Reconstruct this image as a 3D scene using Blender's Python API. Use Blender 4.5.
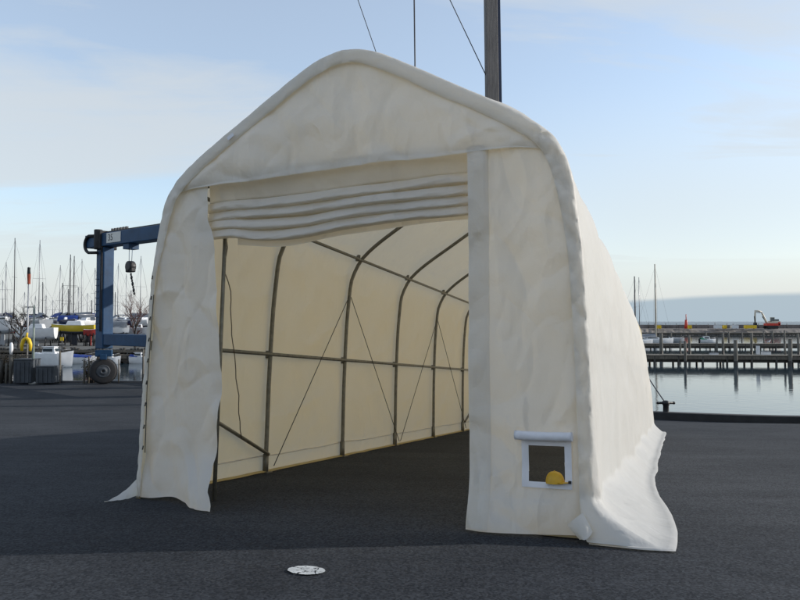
import bpy, math, random
from mathutils import Vector, Matrix, noise
R = math.radians
sc = bpy.context.scene
for o in list(bpy.data.objects): bpy.data.objects.remove(o)

# ------------------------------------------------------------------ camera
F = 667.0
PITCH = math.atan(21.5 / F)
cam_d = bpy.data.cameras.new('camera'); cam = bpy.data.objects.new('camera', cam_d)
sc.collection.objects.link(cam); sc.camera = cam
cam_d.sensor_width = 36; cam_d.lens = F / 800 * 36
cam_d.clip_start = 0.05; cam_d.clip_end = 60000
cam.rotation_euler = (math.pi / 2 + PITCH, 0, 0)

# frame of the sloping apron the tent stands on
TC = Vector((0.923659623, -0.382170934, 0.0282538))
TD = Vector((0.383127918, 0.919377208, -0.0892106788))
TN = Vector((0.00811782, 0.0932251251, 0.995611961))
TO = Vector((-0.52853186, 5.49293471, -1.58504423))

# ------------------------------------------------------------------ light
SUN_EL = 20.0
S = (TC * 0.846 + TD * 0.533); S.z = 0; S.normalize()
SUN = Vector((S.x * math.cos(R(SUN_EL)), S.y * math.cos(R(SUN_EL)), math.sin(R(SUN_EL))))
sd = bpy.data.lights.new('sun', 'SUN'); sd.energy = 2.55; sd.angle = R(0.55); sd.color = (1.0, 0.93, 0.83)
so = bpy.data.objects.new('sun', sd); sc.collection.objects.link(so)
so.rotation_euler = SUN.to_track_quat('Z', 'Y').to_euler(); so.location = (30, 10, 30)

world = bpy.data.worlds.new('World'); sc.world = world; world.use_nodes = True
wt = world.node_tree; wn = wt.nodes; wl = wt.links
bg = wn['Background']
sky = wn.new('ShaderNodeTexSky'); sky.sky_type = 'NISHITA'; sky.sun_disc = False
sky.sun_elevation = R(SUN_EL); sky.sun_rotation = math.atan2(S.x, S.y)
sky.air_density = 1.0; sky.dust_density = 0.6; sky.ozone_density = 1.6
tc = wn.new('ShaderNodeTexCoord')
sep = wn.new('ShaderNodeSeparateXYZ'); wl.new(tc.outputs['Generated'], sep.inputs[0])
def wmath(op, a, b=None, c=None):
    m = wn.new('ShaderNodeMath'); m.operation = op
    for i, v in enumerate((a, b, c)):
        if v is None: continue
        if isinstance(v, (int, float)): m.inputs[i].default_value = v
        else: wl.new(v, m.inputs[i])
    return m.outputs[0]
def wrange(v, a, b, lo=0.0, hi=1.0):
    m = wn.new('ShaderNodeMapRange'); m.interpolation_type = 'SMOOTHSTEP'
    wl.new(v, m.inputs[0]); m.inputs[1].default_value = a; m.inputs[2].default_value = b
    m.inputs[3].default_value = lo; m.inputs[4].default_value = hi
    return m.outputs[0]
# clouds live on a plane far overhead: direction / height
zc = wmath('MAXIMUM', sep.outputs[2], 0.0)
zz = wmath('ADD', zc, 0.10)
px = wmath('DIVIDE', sep.outputs[0], zz); py = wmath('DIVIDE', sep.outputs[1], zz)
cmb = wn.new('ShaderNodeCombineXYZ'); wl.new(px, cmb.inputs[0]); wl.new(py, cmb.inputs[1])
mp = wn.new('ShaderNodeMapping'); wl.new(cmb.outputs[0], mp.inputs[0])
mp.inputs['Scale'].default_value = (0.42, 1.15, 1); mp.inputs['Rotation'].default_value = (0, 0, R(-14)); mp.inputs['Location'].default_value = (3.1, 1.7, 0)
n1 = wn.new('ShaderNodeTexNoise'); wl.new(mp.outputs[0], n1.inputs['Vector'])
n1.inputs['Scale'].default_value = 0.62; n1.inputs['Detail'].default_value = 9; n1.inputs['Roughness'].default_value = 0.55; n1.inputs['Distortion'].default_value = 0.5
n2 = wn.new('ShaderNodeTexNoise'); wl.new(mp.outputs[0], n2.inputs['Vector'])
n2.inputs['Distortion'].default_value = 0.8; n2.inputs['Scale'].default_value = 2.0; n2.inputs['Detail'].default_value = 8; n2.inputs['Roughness'].default_value = 0.62
lowness = wrange(zc, 0.02, 0.36, 1.0, 0.0)
leftness = wrange(sep.outputs[0], -0.55, 0.35, 1.0, 0.0)
cl = wmath('MULTIPLY_ADD', n2.outputs[0], 0.42, n1.outputs[0])
cl = wmath('MULTIPLY_ADD', lowness, 0.10, cl)
cl = wmath('MULTIPLY_ADD', leftness, 0.06, cl)
cov = wrange(cl, 0.54, 0.88, 0.0, 0.80)
cov = wmath('MAXIMUM', cov, wmath('MULTIPLY', wrange(zc, 0.0, 0.30, 1.0, 0.0), 0.95))
cov = wmath('MAXIMUM', cov, wmath('MULTIPLY_ADD', wmath('MULTIPLY', wrange(sep.outputs[0], -0.15, 0.40), wrange(zc, 0.14, 0.36, 1.0, 0.0)), 0.40, 0.36))
mixc = wn.new('ShaderNodeMixRGB'); wl.new(cov, mixc.inputs[0])
wl.new(sky.outputs[0], mixc.inputs[1]); mixc.inputs[2].default_value = (2.72, 2.86, 2.92, 1)
# low bank of grey-blue cloud over the sea on the right
bn = wn.new('ShaderNodeTexNoise'); bn.inputs['Scale'].default_value = 3.0; bn.inputs['Detail'].default_value = 5
bm_ = wn.new('ShaderNodeMapping'); bm_.inputs['Scale'].default_value = (1, 1, 4); wl.new(tc.outputs['Generated'], bm_.inputs[0]); wl.new(bm_.outputs[0], bn.inputs['Vector'])
edge = wmath('MULTIPLY_ADD', bn.outputs[0], 0.016, wmath('MULTIPLY_ADD', sep.outputs[0], 0.035, 0.012))
below = wrange(wmath('SUBTRACT', edge, sep.outputs[2]), -0.002, 0.006)
rightness = wrange(sep.outputs[0], 0.0, 0.30)
bank = wmath('MULTIPLY', below, wmath('MULTIPLY', rightness, 0.85))
mixb = wn.new('ShaderNodeMixRGB'); wl.new(bank, mixb.inputs[0]); wl.new(mixc.outputs[0], mixb.inputs[1])
mixb.inputs[2].default_value = (1.50, 1.92, 2.26, 1)
wl.new(mixb.outputs[0], bg.inputs[0]); bg.inputs[1].default_value = 0.145
vs = sc.view_settings; vs.view_transform = 'Standard'; vs.look = 'None'; vs.gamma = 1; vs.use_curve_mapping = False
vs.exposure = 0.80

# ------------------------------------------------------------------ helpers
def lerp(a, b, t): return a + (b - a) * t
def sstep(a, b, x):
    t = max(0.0, min(1.0, (x - a) / (b - a))); return t * t * (3 - 2 * t)
def interp(pts, x):
    if x <= pts[0][0]: return pts[0][1]
    for (a, va), (b, vb) in zip(pts, pts[1:]):
        if x <= b: return va + (vb - va) * (x - a) / (b - a)
    return pts[-1][1]
def nz3(x, y, z=0.0): return noise.noise(Vector((x, y, z)))
def fbm(x, y, z=0.0, oct=3):
    s = 0; a = 1
    for i in range(oct):
        s += a * nz3(x, y, z + 7.3 * i); x *= 2.03; y *= 2.03; a *= 0.5
    return s
def ridge(x, y, z=0.0): return 1.0 - min(1.0, abs(nz3(x, y, z)) * 3.2)
def at(px_, py_, Y):
    """world point seen at a pixel of the 800x600 photograph at forward distance Y"""
    r = Vector(((px_ - 400) / F, 1.0, -(py_ - 300) / F)); c, s = math.cos(PITCH), math.sin(PITCH)
    v = Vector((r.x, c * r.y - s * r.z, s * r.y + c * r.z)); return v * (Y / v.y)

def mat(name, col, rough=0.6, metal=0.0, var=0.0, vscale=4.0, bump=0.0, bscale=20.0, col2=None, spec=0.5, coat=0.0, stretch=(1, 1, 1)):
    m = bpy.data.materials.new(name); m.use_nodes = True
    nt = m.node_tree; N = nt.nodes; L = nt.links; b = N['Principled BSDF']
    b.inputs['Base Color'].default_value = (*col, 1); b.inputs['Roughness'].default_value = rough
    b.inputs['Metallic'].default_value = metal; b.inputs['Specular IOR Level'].default_value = spec; b.inputs['Coat Weight'].default_value = coat
    t = N.new('ShaderNodeTexCoord'); mpn = N.new('ShaderNodeMapping'); L.new(t.outputs['Object'], mpn.inputs[0]); mpn.inputs['Scale'].default_value = stretch
    if var > 0 or col2:
        n = N.new('ShaderNodeTexNoise'); L.new(mpn.outputs[0], n.inputs['Vector']); n.inputs['Scale'].default_value = vscale; n.inputs['Detail'].default_value = 6; n.inputs['Roughness'].default_value = 0.65
        r = N.new('ShaderNodeValToRGB'); L.new(n.outputs[0], r.inputs[0])
        c2 = col2 if col2 else tuple(c * (1 - var) for c in col)
        r.color_ramp.elements[0].position = 0.35; r.color_ramp.elements[1].position = 0.65
        r.color_ramp.elements[0].color = (*c2, 1); r.color_ramp.elements[1].color = (*col, 1)
        L.new(r.outputs[0], b.inputs['Base Color'])
    if bump > 0:
        n = N.new('ShaderNodeTexNoise'); L.new(mpn.outputs[0], n.inputs['Vector']); n.inputs['Scale'].default_value = bscale; n.inputs['Detail'].default_value = 5
        bu = N.new('ShaderNodeBump'); bu.inputs['Strength'].default_value = 1.0; bu.inputs['Distance'].default_value = bump
        L.new(n.outputs[0], bu.inputs['Height']); L.new(bu.outputs[0], b.inputs['Normal'])
    return m

class MB:
    def __init__(s): s.v = []; s.f = []; s.sm = []
    def add(s, vs_, fs_, smooth=False):
        o = len(s.v); s.v += [tuple(v) for v in vs_]
        for f in fs_: s.f.append(tuple(i + o for i in f)); s.sm.append(smooth)
        return s
    def box(s, c, size, rot=None, taper=(1, 1)):
        hx, hy, hz = size[0] / 2, size[1] / 2, size[2] / 2; c = Vector(c); vs_ = []
        for z in (-1, 1):
            tx, ty = (taper if z > 0 else (1, 1))
            for x, y in ((-1, -1), (1, -1), (1, 1), (-1, 1)):
                p = Vector((x * hx * tx, y * hy * ty, z * hz))
                if rot is not None: p = rot @ p
                vs_.append(c + p)
        return s.add(vs_, [(3, 2, 1, 0), (4, 5, 6, 7), (0, 1, 5, 4), (1, 2, 6, 5), (2, 3, 7, 6), (3, 0, 4, 7)])
    def beam(s, a, b, w, h, up=Vector((0, 0, 1))):
        a = Vector(a); b = Vector(b); d = (b - a); l = d.length; d.normalize(); x = d.cross(up).normalized(); z = x.cross(d)
        M = Matrix((x, d, z)).transposed()
        return s.box((a + b) / 2, (w, l, h), M)
    def tube(s, pts, r, n=8, cap=True, smooth=True):
        pts = [Vector(p) for p in pts]; rs = r if isinstance(r, (list, tuple)) else [r] * len(pts)
        vs_ = []; prev = None
        for i, p in enumerate(pts):
            d = (pts[min(i + 1, len(pts) - 1)] - pts[max(i - 1, 0)]).normalized()
            if prev is None:
                a = Vector((0, 0, 1)) if abs(d.z) < 0.9 else Vector((1, 0, 0)); x = d.cross(a).normalized()
            else:
                x = (prev - d * prev.dot(d)).normalized()
            prev = x; y = d.cross(x)
            for k in range(n):
                t = 2 * math.pi * k / n; vs_.append(p + (x * math.cos(t) + y * math.sin(t)) * rs[i])
        fs_ = []
        for i in range(len(pts) - 1):
            for k in range(n):
                k2 = (k + 1) % n; fs_.append((i * n + k, i * n + k2, (i + 1) * n + k2, (i + 1) * n + k))
        s.add(vs_, fs_, smooth)
        if cap:
            o = len(s.v) - len(vs_)
            s.f.append(tuple(o + k for k in reversed(range(n)))); s.sm.append(False)
            s.f.append(tuple(o + (len(pts) - 1) * n + k for k in range(n))); s.sm.append(False)
        return s
    def grid(s, rows, smooth=True, skip=None):
        n = len(rows[0]); fs_ = []
        for i in range(len(rows) - 1):
            for j in range(n - 1):
                if skip and skip(i, j): continue
                fs_.append((i * n + j, i * n + j + 1, (i + 1) * n + j + 1, (i + 1) * n + j))
        return s.add([p for r_ in rows for p in r_], fs_, smooth)
    def lathe(s, prof, n=16, c=(0, 0, 0), axis='z', smooth=True):
        c = Vector(c); vs_ = []
        for r_, z in prof:
            for k in range(n):
                t = 2 * math.pi * k / n; a, b = r_ * math.cos(t), r_ * math.sin(t)
                vs_.append(c + (Vector((a, b, z)) if axis == 'z' else Vector((a, z, b)) if axis == 'y' else Vector((z, a, b))))
        fs_ = []
        for i in range(len(prof) - 1):
            for k in range(n):
                k2 = (k + 1) % n; fs_.append((i * n + k, i * n + k2, (i + 1) * n + k2, (i + 1) * n + k))
        o = len(s.v); s.add(vs_, fs_, smooth)
        s.f.append(tuple(o + k for k in reversed(range(n)))); s.sm.append(False)
        s.f.append(tuple(o + (len(prof) - 1) * n + k for k in range(n))); s.sm.append(False)
        return s
    def sphere(s, c, r, n=12, m=8, sc_=(1, 1, 1)):
        c = Vector(c)
        return s.grid([[c + Vector((math.sin(math.pi * i / m) * math.cos(2 * math.pi * j / n) * r * sc_[0], math.sin(math.pi * i / m) * math.sin(2 * math.pi * j / n) * r * sc_[1], math.cos(math.pi * i / m) * r * sc_[2])) for j in range(n + 1)] for i in range(m + 1)])
    def build(s, name, m, parent=None, bevel=0.0, merge=False):
        me = bpy.data.meshes.new(name); me.from_pydata(s.v, [], s.f)
        me.polygons.foreach_set('use_smooth', s.sm); me.materials.append(m); me.update()
        o = bpy.data.objects.new(name, me); sc.collection.objects.link(o)
        if parent: o.parent = parent
        if bevel > 0:
            b = o.modifiers.new('bevel', 'BEVEL'); b.width = bevel; b.segments = 2; b.limit_method = 'ANGLE'; b.angle_limit = R(40)
        return o
def tag(o, label=None, cat=None, group=None, kind=None):
    if label: o['label'] = label
    if cat: o['category'] = cat
    if group: o['group'] = group
    if kind: o['kind'] = kind
    return o
def empty(name, loc, label, cat, rz=0, group=None):
    o = bpy.data.objects.new(name, None); sc.collection.objects.link(o); o.location = loc; o.rotation_euler = (0, 0, rz)
    return tag(o, label, cat, group)
def struct(o): o['kind'] = 'structure'; return o
def text_part(name, txt, size, m, parent, loc, rot, depth=0.004):
    cu = bpy.data.curves.new(name, 'FONT'); cu.body = txt; cu.size = size; cu.extrude = depth; cu.align_x = 'CENTER'; cu.align_y = 'CENTER'
    cu.resolution_u = 4
    t = bpy.data.objects.new(name, cu); me = bpy.data.meshes.new_from_object(t); bpy.data.objects.remove(t)
    me.name = name; me.materials.append(m)
    o = bpy.data.objects.new(name, me); sc.collection.objects.link(o); o.parent = parent; o.location = loc; o.rotation_euler = rot
    return o

# ------------------------------------------------------------------ materials
def asphalt_mat():
    m = bpy.data.materials.new('asphalt'); m.use_nodes = True; nt = m.node_tree; N = nt.nodes; L = nt.links; b = N['Principled BSDF']
    t = N.new('ShaderNodeTexCoord')
    def nt_(scale, det=6, rough=0.6, st=(1, 1, 1)):
        mp_ = N.new('ShaderNodeMapping'); mp_.inputs['Scale'].default_value = st; L.new(t.outputs['Object'], mp_.inputs[0])
        n = N.new('ShaderNodeTexNoise'); n.inputs['Scale'].default_value = scale; n.inputs['Detail'].default_value = det; n.inputs['Roughness'].default_value = rough; L.new(mp_.outputs[0], n.inputs['Vector']); return n
    def mx(a, b_, fac, bt='MIX'):
        x = N.new('ShaderNodeMixRGB'); x.blend_type = bt
        for i, v in ((0, fac), (1, a), (2, b_)):
            if isinstance(v, (int, float)): x.inputs[i].default_value = v
            elif isinstance(v, tuple): x.inputs[i].default_value = (*v, 1)
            else: L.new(v, x.inputs[i])
        return x.outputs[0]
    def ramp(v, a, b_, c0, c1):
        r = N.new('ShaderNodeValToRGB'); L.new(v, r.inputs[0]); e = r.color_ramp.elements; e[0].position = a; e[1].position = b_; e[0].color = (*c0, 1); e[1].color = (*c1, 1); return r.outputs[0]
    base = ramp(nt_(0.35, 8).outputs[0], 0.35, 0.68, (0.029, 0.0335, 0.042), (0.042, 0.0475, 0.057))
    worn = ramp(nt_(1.6, 8, 0.7, (0.25, 1, 1)).outputs[0], 0.42, 0.75, (0.88, 0.88, 0.88), (1.22, 1.2, 1.18))
    c = mx(base, worn, 1.0, 'MULTIPLY')
    vo = N.new('ShaderNodeTexVoronoi'); vo.inputs['Scale'].default_value = 75; L.new(t.outputs['Object'], vo.inputs['Vector'])
    bw = N.new('ShaderNodeRGBToBW'); L.new(vo.outputs['Color'], bw.inputs[0])
    agg = ramp(bw.outputs[0], 0.2, 0.9, (0.48, 0.49, 0.50), (1.75, 1.7, 1.62))
    c = mx(c, agg, 0.8, 'MULTIPLY')
    vo2 = N.new('ShaderNodeTexVoronoi'); vo2.inputs['Scale'].default_value = 24; L.new(t.outputs['Object'], vo2.inputs['Vector'])
    sp = ramp(vo2.outputs['Distance'], 0.03, 0.09, (1, 1, 1), (0, 0, 0))
    c = mx(c, (0.11, 0.11, 0.105), mx((0, 0, 0), sp, nt_(7, 2).outputs[0]))
    cr = N.new('ShaderNodeTexVoronoi'); cr.feature = 'DISTANCE_TO_EDGE'; cr.inputs['Scale'].default_value = 0.22
    ds = nt_(1.2, 5); dm = N.new('ShaderNodeMixRGB'); dm.inputs[0].default_value = 0.25; L.new(t.outputs['Object'], dm.inputs[1]); L.new(ds.outputs['Color'], dm.inputs[2]); L.new(dm.outputs[0], cr.inputs['Vector'])
    ck = ramp(cr.outputs['Distance'], 0.0012, 0.0035, (0.35, 0.35, 0.35), (1, 1, 1))
    c = mx(c, ck, 0.22, 'MULTIPLY')
    stn = ramp(nt_(0.8, 7, 0.7).outputs[0], 0.58, 0.72, (1, 1, 1), (0.72, 0.72, 0.73))
    c = mx(c, stn, 1.0, 'MULTIPLY')
    L.new(c, b.inputs['Base Color']); b.inputs['Roughness'].default_value = 0.92; b.inputs['Specular IOR Level'].default_value = 0.10
    bu = N.new('ShaderNodeBump'); bu.inputs['Distance'].default_value = 0.006; bu.inputs['Strength'].default_value = 0.9
    L.new(mx(bw.outputs[0], nt_(45, 4, 0.7).outputs[0], 0.5), bu.inputs['Height'])
    bu2 = N.new('ShaderNodeBump'); bu2.inputs['Distance'].default_value = 0.03; bu2.inputs['Strength'].default_value = 0.6; L.new(nt_(2.0, 5).outputs[0], bu2.inputs['Height']); L.new(bu.outputs[0], bu2.inputs['Normal'])
    L.new(bu2.outputs[0], b.inputs['Normal']); return m

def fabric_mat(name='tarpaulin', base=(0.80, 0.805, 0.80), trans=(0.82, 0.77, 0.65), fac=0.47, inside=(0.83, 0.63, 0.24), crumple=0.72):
    m = bpy.data.materials.new(name); m.use_nodes = True; nt = m.node_tree; N = nt.nodes; L = nt.links; b = N['Principled BSDF']
    t = N.new('ShaderNodeTexCoord')
    n = N.new('ShaderNodeTexNoise'); n.inputs['Scale'].default_value = 1.3; n.inputs['Detail'].default_value = 8; n.inputs['Roughness'].default_value = 0.62; L.new(t.outputs['Object'], n.inputs['Vector'])
    r = N.new('ShaderNodeValToRGB'); r.color_ramp.elements[0].position = 0.3; r.color_ramp.elements[1].position = 0.62
    r.color_ramp.elements[0].color = (*[c * 0.96 for c in base], 1); r.color_ramp.elements[1].color = (*base, 1); L.new(n.outputs[0], r.inputs[0])
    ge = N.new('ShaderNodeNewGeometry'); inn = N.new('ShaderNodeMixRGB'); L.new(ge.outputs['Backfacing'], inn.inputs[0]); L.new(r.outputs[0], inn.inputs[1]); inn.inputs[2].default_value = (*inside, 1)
    sz = N.new('ShaderNodeSeparateXYZ'); L.new(t.outputs['Object'], sz.inputs[0])
    gn = N.new('ShaderNodeTexNoise'); gn.inputs['Scale'].default_value = 3.2; gn.inputs['Detail'].default_value = 8; gn.inputs['Roughness'].default_value = 0.7; L.new(t.outputs['Object'], gn.inputs['Vector'])
    gm = N.new('ShaderNodeMath'); gm.operation = 'MULTIPLY_ADD'; L.new(gn.outputs[0], gm.inputs[0]); gm.inputs[1].default_value = -1.3; L.new(sz.outputs[2], gm.inputs[2])
    gr = N.new('ShaderNodeMapRange'); L.new(gm.outputs[0], gr.inputs[0]); gr.inputs[1].default_value = -0.72; gr.inputs[2].default_value = -0.30; gr.inputs[3].default_value = 0.16; gr.inputs[4].default_value = 0.0
    gx = N.new('ShaderNodeMixRGB'); L.new(gr.outputs[0], gx.inputs[0]); L.new(inn.outputs[0], gx.inputs[1]); gx.inputs[2].default_value = (0.40, 0.37, 0.32, 1)
    L.new(gx.outputs[0], b.inputs['Base Color']); b.inputs['Roughness'].default_value = 0.48; b.inputs['Specular IOR Level'].default_value = 0.35
    # creases from packing + fine weave
    mp_ = N.new('ShaderNodeMapping'); mp_.inputs['Scale'].default_value = (1, 1, 0.36); L.new(t.outputs['Object'], mp_.inputs[0])
    c1 = N.new('ShaderNodeTexNoise'); c1.inputs['Scale'].default_value = 5.5; c1.inputs['Detail'].default_value = 7; c1.inputs['Roughness'].default_value = 0.6; c1.inputs['Distortion'].default_value = 0.7; L.new(mp_.outputs[0], c1.inputs['Vector'])
    c1.noise_type = 'RIDGED_MULTIFRACTAL' if hasattr(c1, 'noise_type') else c1.noise_type
    c1.normalize = True
    c2 = N.new('ShaderNodeTexNoise'); c2.inputs['Scale'].default_value = 9; c2.inputs['Detail'].default_value = 6; c2.inputs['Roughness'].default_value = 0.6; L.new(t.outputs['Object'], c2.inputs['Vector'])
    b1 = N.new('ShaderNodeBump'); b1.inputs['Distance'].default_value = 0.05 * (0.3 + 0.7 * crumple); b1.inputs['Strength'].default_value = 0.55; L.new(c1.outputs[0], b1.inputs['Height'])
    b2 = N.new('ShaderNodeBump'); b2.inputs['Distance'].default_value = 0.012; b2.inputs['Strength'].default_value = 0.7; L.new(c2.outputs[0], b2.inputs['Height']); L.new(b1.outputs[0], b2.inputs['Normal'])
    # crumpled facets with sharp ridges, in patches
    dn = N.new('ShaderNodeTexNoise'); dn.inputs['Scale'].default_value = 2.2; dn.inputs['Detail'].default_value = 3; L.new(t.outputs['Object'], dn.inputs['Vector'])
    dm = N.new('ShaderNodeMixRGB'); dm.inputs[0].default_value = 0.22; L.new(mp_.outputs[0], dm.inputs[1]); L.new(dn.outputs['Color'], dm.inputs[2])
    pat = N.new('ShaderNodeTexNoise'); pat.inputs['Scale'].default_value = 1.1; pat.inputs['Detail'].default_value = 2; L.new(t.outputs['Object'], pat.inputs['Vector'])
    pr = N.new('ShaderNodeMapRange'); L.new(pat.outputs[0], pr.inputs[0]); pr.inputs[1].default_value = 0.42; pr.inputs[2].default_value = 0.62; pr.inputs[3].default_value = 0.10; pr.inputs[4].default_value = 1.0
    prev = b2
    for sc_v, dist in ((2.4, 0.11), (5.5, 0.055), (13.0, 0.020)):
        vo = N.new('ShaderNodeTexVoronoi'); vo.inputs['Scale'].default_value = sc_v; L.new(dm.outputs[0], vo.inputs['Vector'])
        mu = N.new('ShaderNodeMath'); mu.operation = 'MULTIPLY'; L.new(vo.outputs['Distance'], mu.inputs[0]); L.new(pr.outputs[0], mu.inputs[1])
        bb_ = N.new('ShaderNodeBump'); bb_.inputs['Distance'].default_value = dist * crumple; bb_.inputs['Strength'].default_value = 0.75; L.new(mu.outputs[0], bb_.inputs['Height']); L.new(prev.outputs[0], bb_.inputs['Normal']); prev = bb_
    b2 = prev
    L.new(b2.outputs[0], b.inputs['Normal'])
    tr = N.new('ShaderNodeBsdfTranslucent'); tr.inputs[0].default_value = (*trans, 1); L.new(b2.outputs[0], tr.inputs['Normal'])
    mx = N.new('ShaderNodeMixShader'); mx.inputs[0].default_value = fac; L.new(b.outputs[0], mx.inputs[1]); L.new(tr.outputs[0], mx.inputs[2])
    L.new(mx.outputs[0], N['Material Output'].inputs[0]); return m

M = {}
M['asphalt'] = asphalt_mat()
M['fabric'] = fabric_mat()
M['cover'] = fabric_mat('cover_tarpaulin', crumple=0.15)
M['trim'] = fabric_mat('white_webbing', (0.76, 0.77, 0.82), (0.5, 0.45, 0.35), 0.12)
M['steel'] = mat('galvanised_steel', (0.19, 0.185, 0.155), 0.5, 0.4, 0.35, 14)
M['cable'] = mat('dark_cable', (0.05, 0.045, 0.035), 0.6)
M['blue'] = mat('crane_blue_paint', (0.017, 0.062, 0.145), 0.5, 0, 0.35, 1.2, spec=0.25, coat=0.0, bump=0.004, bscale=6)
M['dark'] = mat('dark_rubber', (0.022, 0.022, 0.025), 0.75, 0, 0.3, 6, 0.004, 30)
M['black'] = mat('black_iron', (0.018, 0.019, 0.022), 0.5, 0.3, 0.3, 8)
M['white'] = mat('white_gelcoat', (0.72, 0.73, 0.75), 0.3, 0, 0.12, 1.5, coat=0.3)
M['navy'] = mat('navy_gelcoat', (0.02, 0.035, 0.10), 0.3, 0, 0.2, 1.5, coat=0.3)
M['grey_hull'] = mat('grey_gelcoat', (0.36, 0.38, 0.41), 0.35, 0, 0.15, 1.5)
M['yellow_hull'] = mat('mustard_hull', (0.55, 0.42, 0.03), 0.35, 0, 0.15, 1.5, coat=0.2)
M['antifoul'] = mat('dark_antifouling', (0.04, 0.045, 0.06), 0.8, 0, 0.3, 3)
M['red_af'] = mat('red_antifouling', (0.35, 0.03, 0.025), 0.7, 0, 0.3, 3)
M['alu'] = mat('mast_aluminium', (0.30, 0.31, 0.33), 0.4, 0.5, 0.2, 3)
M['dkmast'] = mat('dark_spar', (0.055, 0.055, 0.065), 0.5, 0.2, 0.2, 3)
M['canvas'] = mat('blue_boat_canvas', (0.015, 0.05, 0.26), 0.8, 0, 0.3, 3, 0.02, 5)
M['canvas_g'] = mat('grey_boat_canvas', (0.22, 0.24, 0.27), 0.8, 0, 0.3, 3, 0.02, 5)
M['glass'] = mat('tinted_glass', (0.03, 0.045, 0.055), 0.12, 0, spec=0.8)
M['timber'] = mat('weathered_timber', (0.15, 0.13, 0.105), 0.85, 0, 0.5, 3, 0.01, 14, stretch=(4, 4, 0.6))
M['pile'] = mat('grey_pile_timber', (0.17, 0.16, 0.14), 0.85, 0, 0.5, 2, 0.015, 10, stretch=(3, 3, 0.5))
M['wet'] = mat('dark_wet_timber', (0.045, 0.04, 0.032), 0.6, 0, 0.5, 2, 0.02, 6)
M['concrete'] = mat('quay_concrete', (0.13, 0.13, 0.135), 0.85, 0, 0.4, 0.8, 0.02, 4)
M['kerbwood'] = mat('tarred_kerb_timber', (0.028, 0.028, 0.030), 0.8, 0, 0.4, 3, 0.01, 10)
M['stone'] = mat('breakwater_stone', (0.21, 0.19, 0.175), 0.9, 0, 0.45, 0.5, 0.15, 0.9)
M['wallstone'] = mat('breakwater_wall', (0.20, 0.18, 0.175), 0.9, 0, 0.45, 0.4, 0.05, 2, stretch=(1, 1, 0.2))
M['yard'] = mat('yard_gravel', (0.10, 0.10, 0.095), 0.95, 0, 0.4, 0.1)
M['mastwood'] = mat('weathered_spar_wood', (0.20, 0.18, 0.17), 0.75, 0, 0.45, 3, 0.008, 20, stretch=(5, 5, 0.35))
M['blueedge'] = mat('dark_blue_track_paint', (0.012, 0.022, 0.06), 0.5, 0, 0.3, 3)
M['yellow'] = mat('yellow_plastic', (0.58, 0.33, 0.01), 0.45, 0, 0.15, 8)
M['safety'] = mat('safety_yellow', (0.82, 0.55, 0.02), 0.5, 0, 0.15, 8)
M['red'] = mat('red_paint', (0.60, 0.04, 0.02), 0.4, 0, 0.2, 2)
M['cream'] = mat('cream_paint', (0.62, 0.56, 0.46), 0.5, 0, 0.2, 2)
M['container'] = mat('blue_grey_skip_paint', (0.055, 0.065, 0.080), 0.6, 0, 0.4, 2, 0.006, 8)
M['greenpole'] = mat('grey_green_pole_paint', (0.22, 0.27, 0.24), 0.5, 0, 0.3, 3)
M['bark'] = mat('dark_bark', (0.045, 0.038, 0.034), 0.9, 0, 0.4, 10)
M['twig'] = mat('reddish_twigs', (0.13, 0.055, 0.045), 0.9, 0, 0.4, 10)
M['far'] = mat('distant_foliage', (0.030, 0.036, 0.030), 0.95, 0, 0.5, 0.2)
M['plank'] = mat('pale_plank', (0.42, 0.34, 0.20), 0.8, 0, 0.4, 6, 0.004, 20, stretch=(0.6, 6, 6))
M['flagred'] = mat('red_flag_cloth', (0.30, 0.06, 0.03), 0.8); M['green'] = mat('green_canvas', (0.02, 0.22, 0.12), 0.7)
M['paint'] = mat('worn_white_paint', (0.55, 0.58, 0.60), 0.7, 0, 0.3, 14, 0.002, 60)
M['plate'] = mat('white_plate', (0.62, 0.62, 0.60), 0.5, 0, 0.1, 5)
M['rope'] = mat('old_rope', (0.12, 0.10, 0.075), 0.9)

# ------------------------------------------------------------------ ground
QB = -3.45
QP = [(-200, 38.2), (-13, 38.0), (9.1, 24.9), (13.5, 22.75), (60, 0.5), (90, -14)]
def edge_y(x): return interp(QP, x)
def gz(x, y):
    xx = max(-30, min(30, x)); yy = max(-15, y)
    p = (-1.0703 - 0.00811782 * xx - 0.0932251 * yy) / 0.995612
    k = 0.16; h = max(k - abs(p - QB), 0) / k
    z = max(p, QB) + h * h * k * 0.25
    z -= 0.16 * sstep(19, 23.5, y) * sstep(3, 8, x)
    return z
xs = []
x = -200.0
while x < 90: xs.append(x); x += 0.5 if -26 < x < 22 else 4.0
g = MB(); rows = []
NR = 90
for i in range(NR + 1):
    r_ = []
    for x in xs:
        ye = edge_y(x); t = i / NR
        y = -60 + (ye + 60) * (t ** 0.55)
        z = gz(x, y)
        if 5 < y < 36: z += 0.006 * nz3(x * 0.35, y * 0.35)
        r_.append((x, y, z))
    rows.append(r_)
g.grid(rows)
struct(g.build('ground', M['asphalt']))
# quay wall below the apron
q = MB(); top = []; bot = []
for x in xs:
    y = edge_y(x); top.append((x, y + 0.005, gz(x, y) - 0.004)); bot.append((x, y + 0.005, -7.0))
q.grid([bot, top], smooth=False)
tag(q.build('quay_wall', M['concrete']), 'dark concrete quay wall dropping from the asphalt apron to the water', 'wall')

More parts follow.
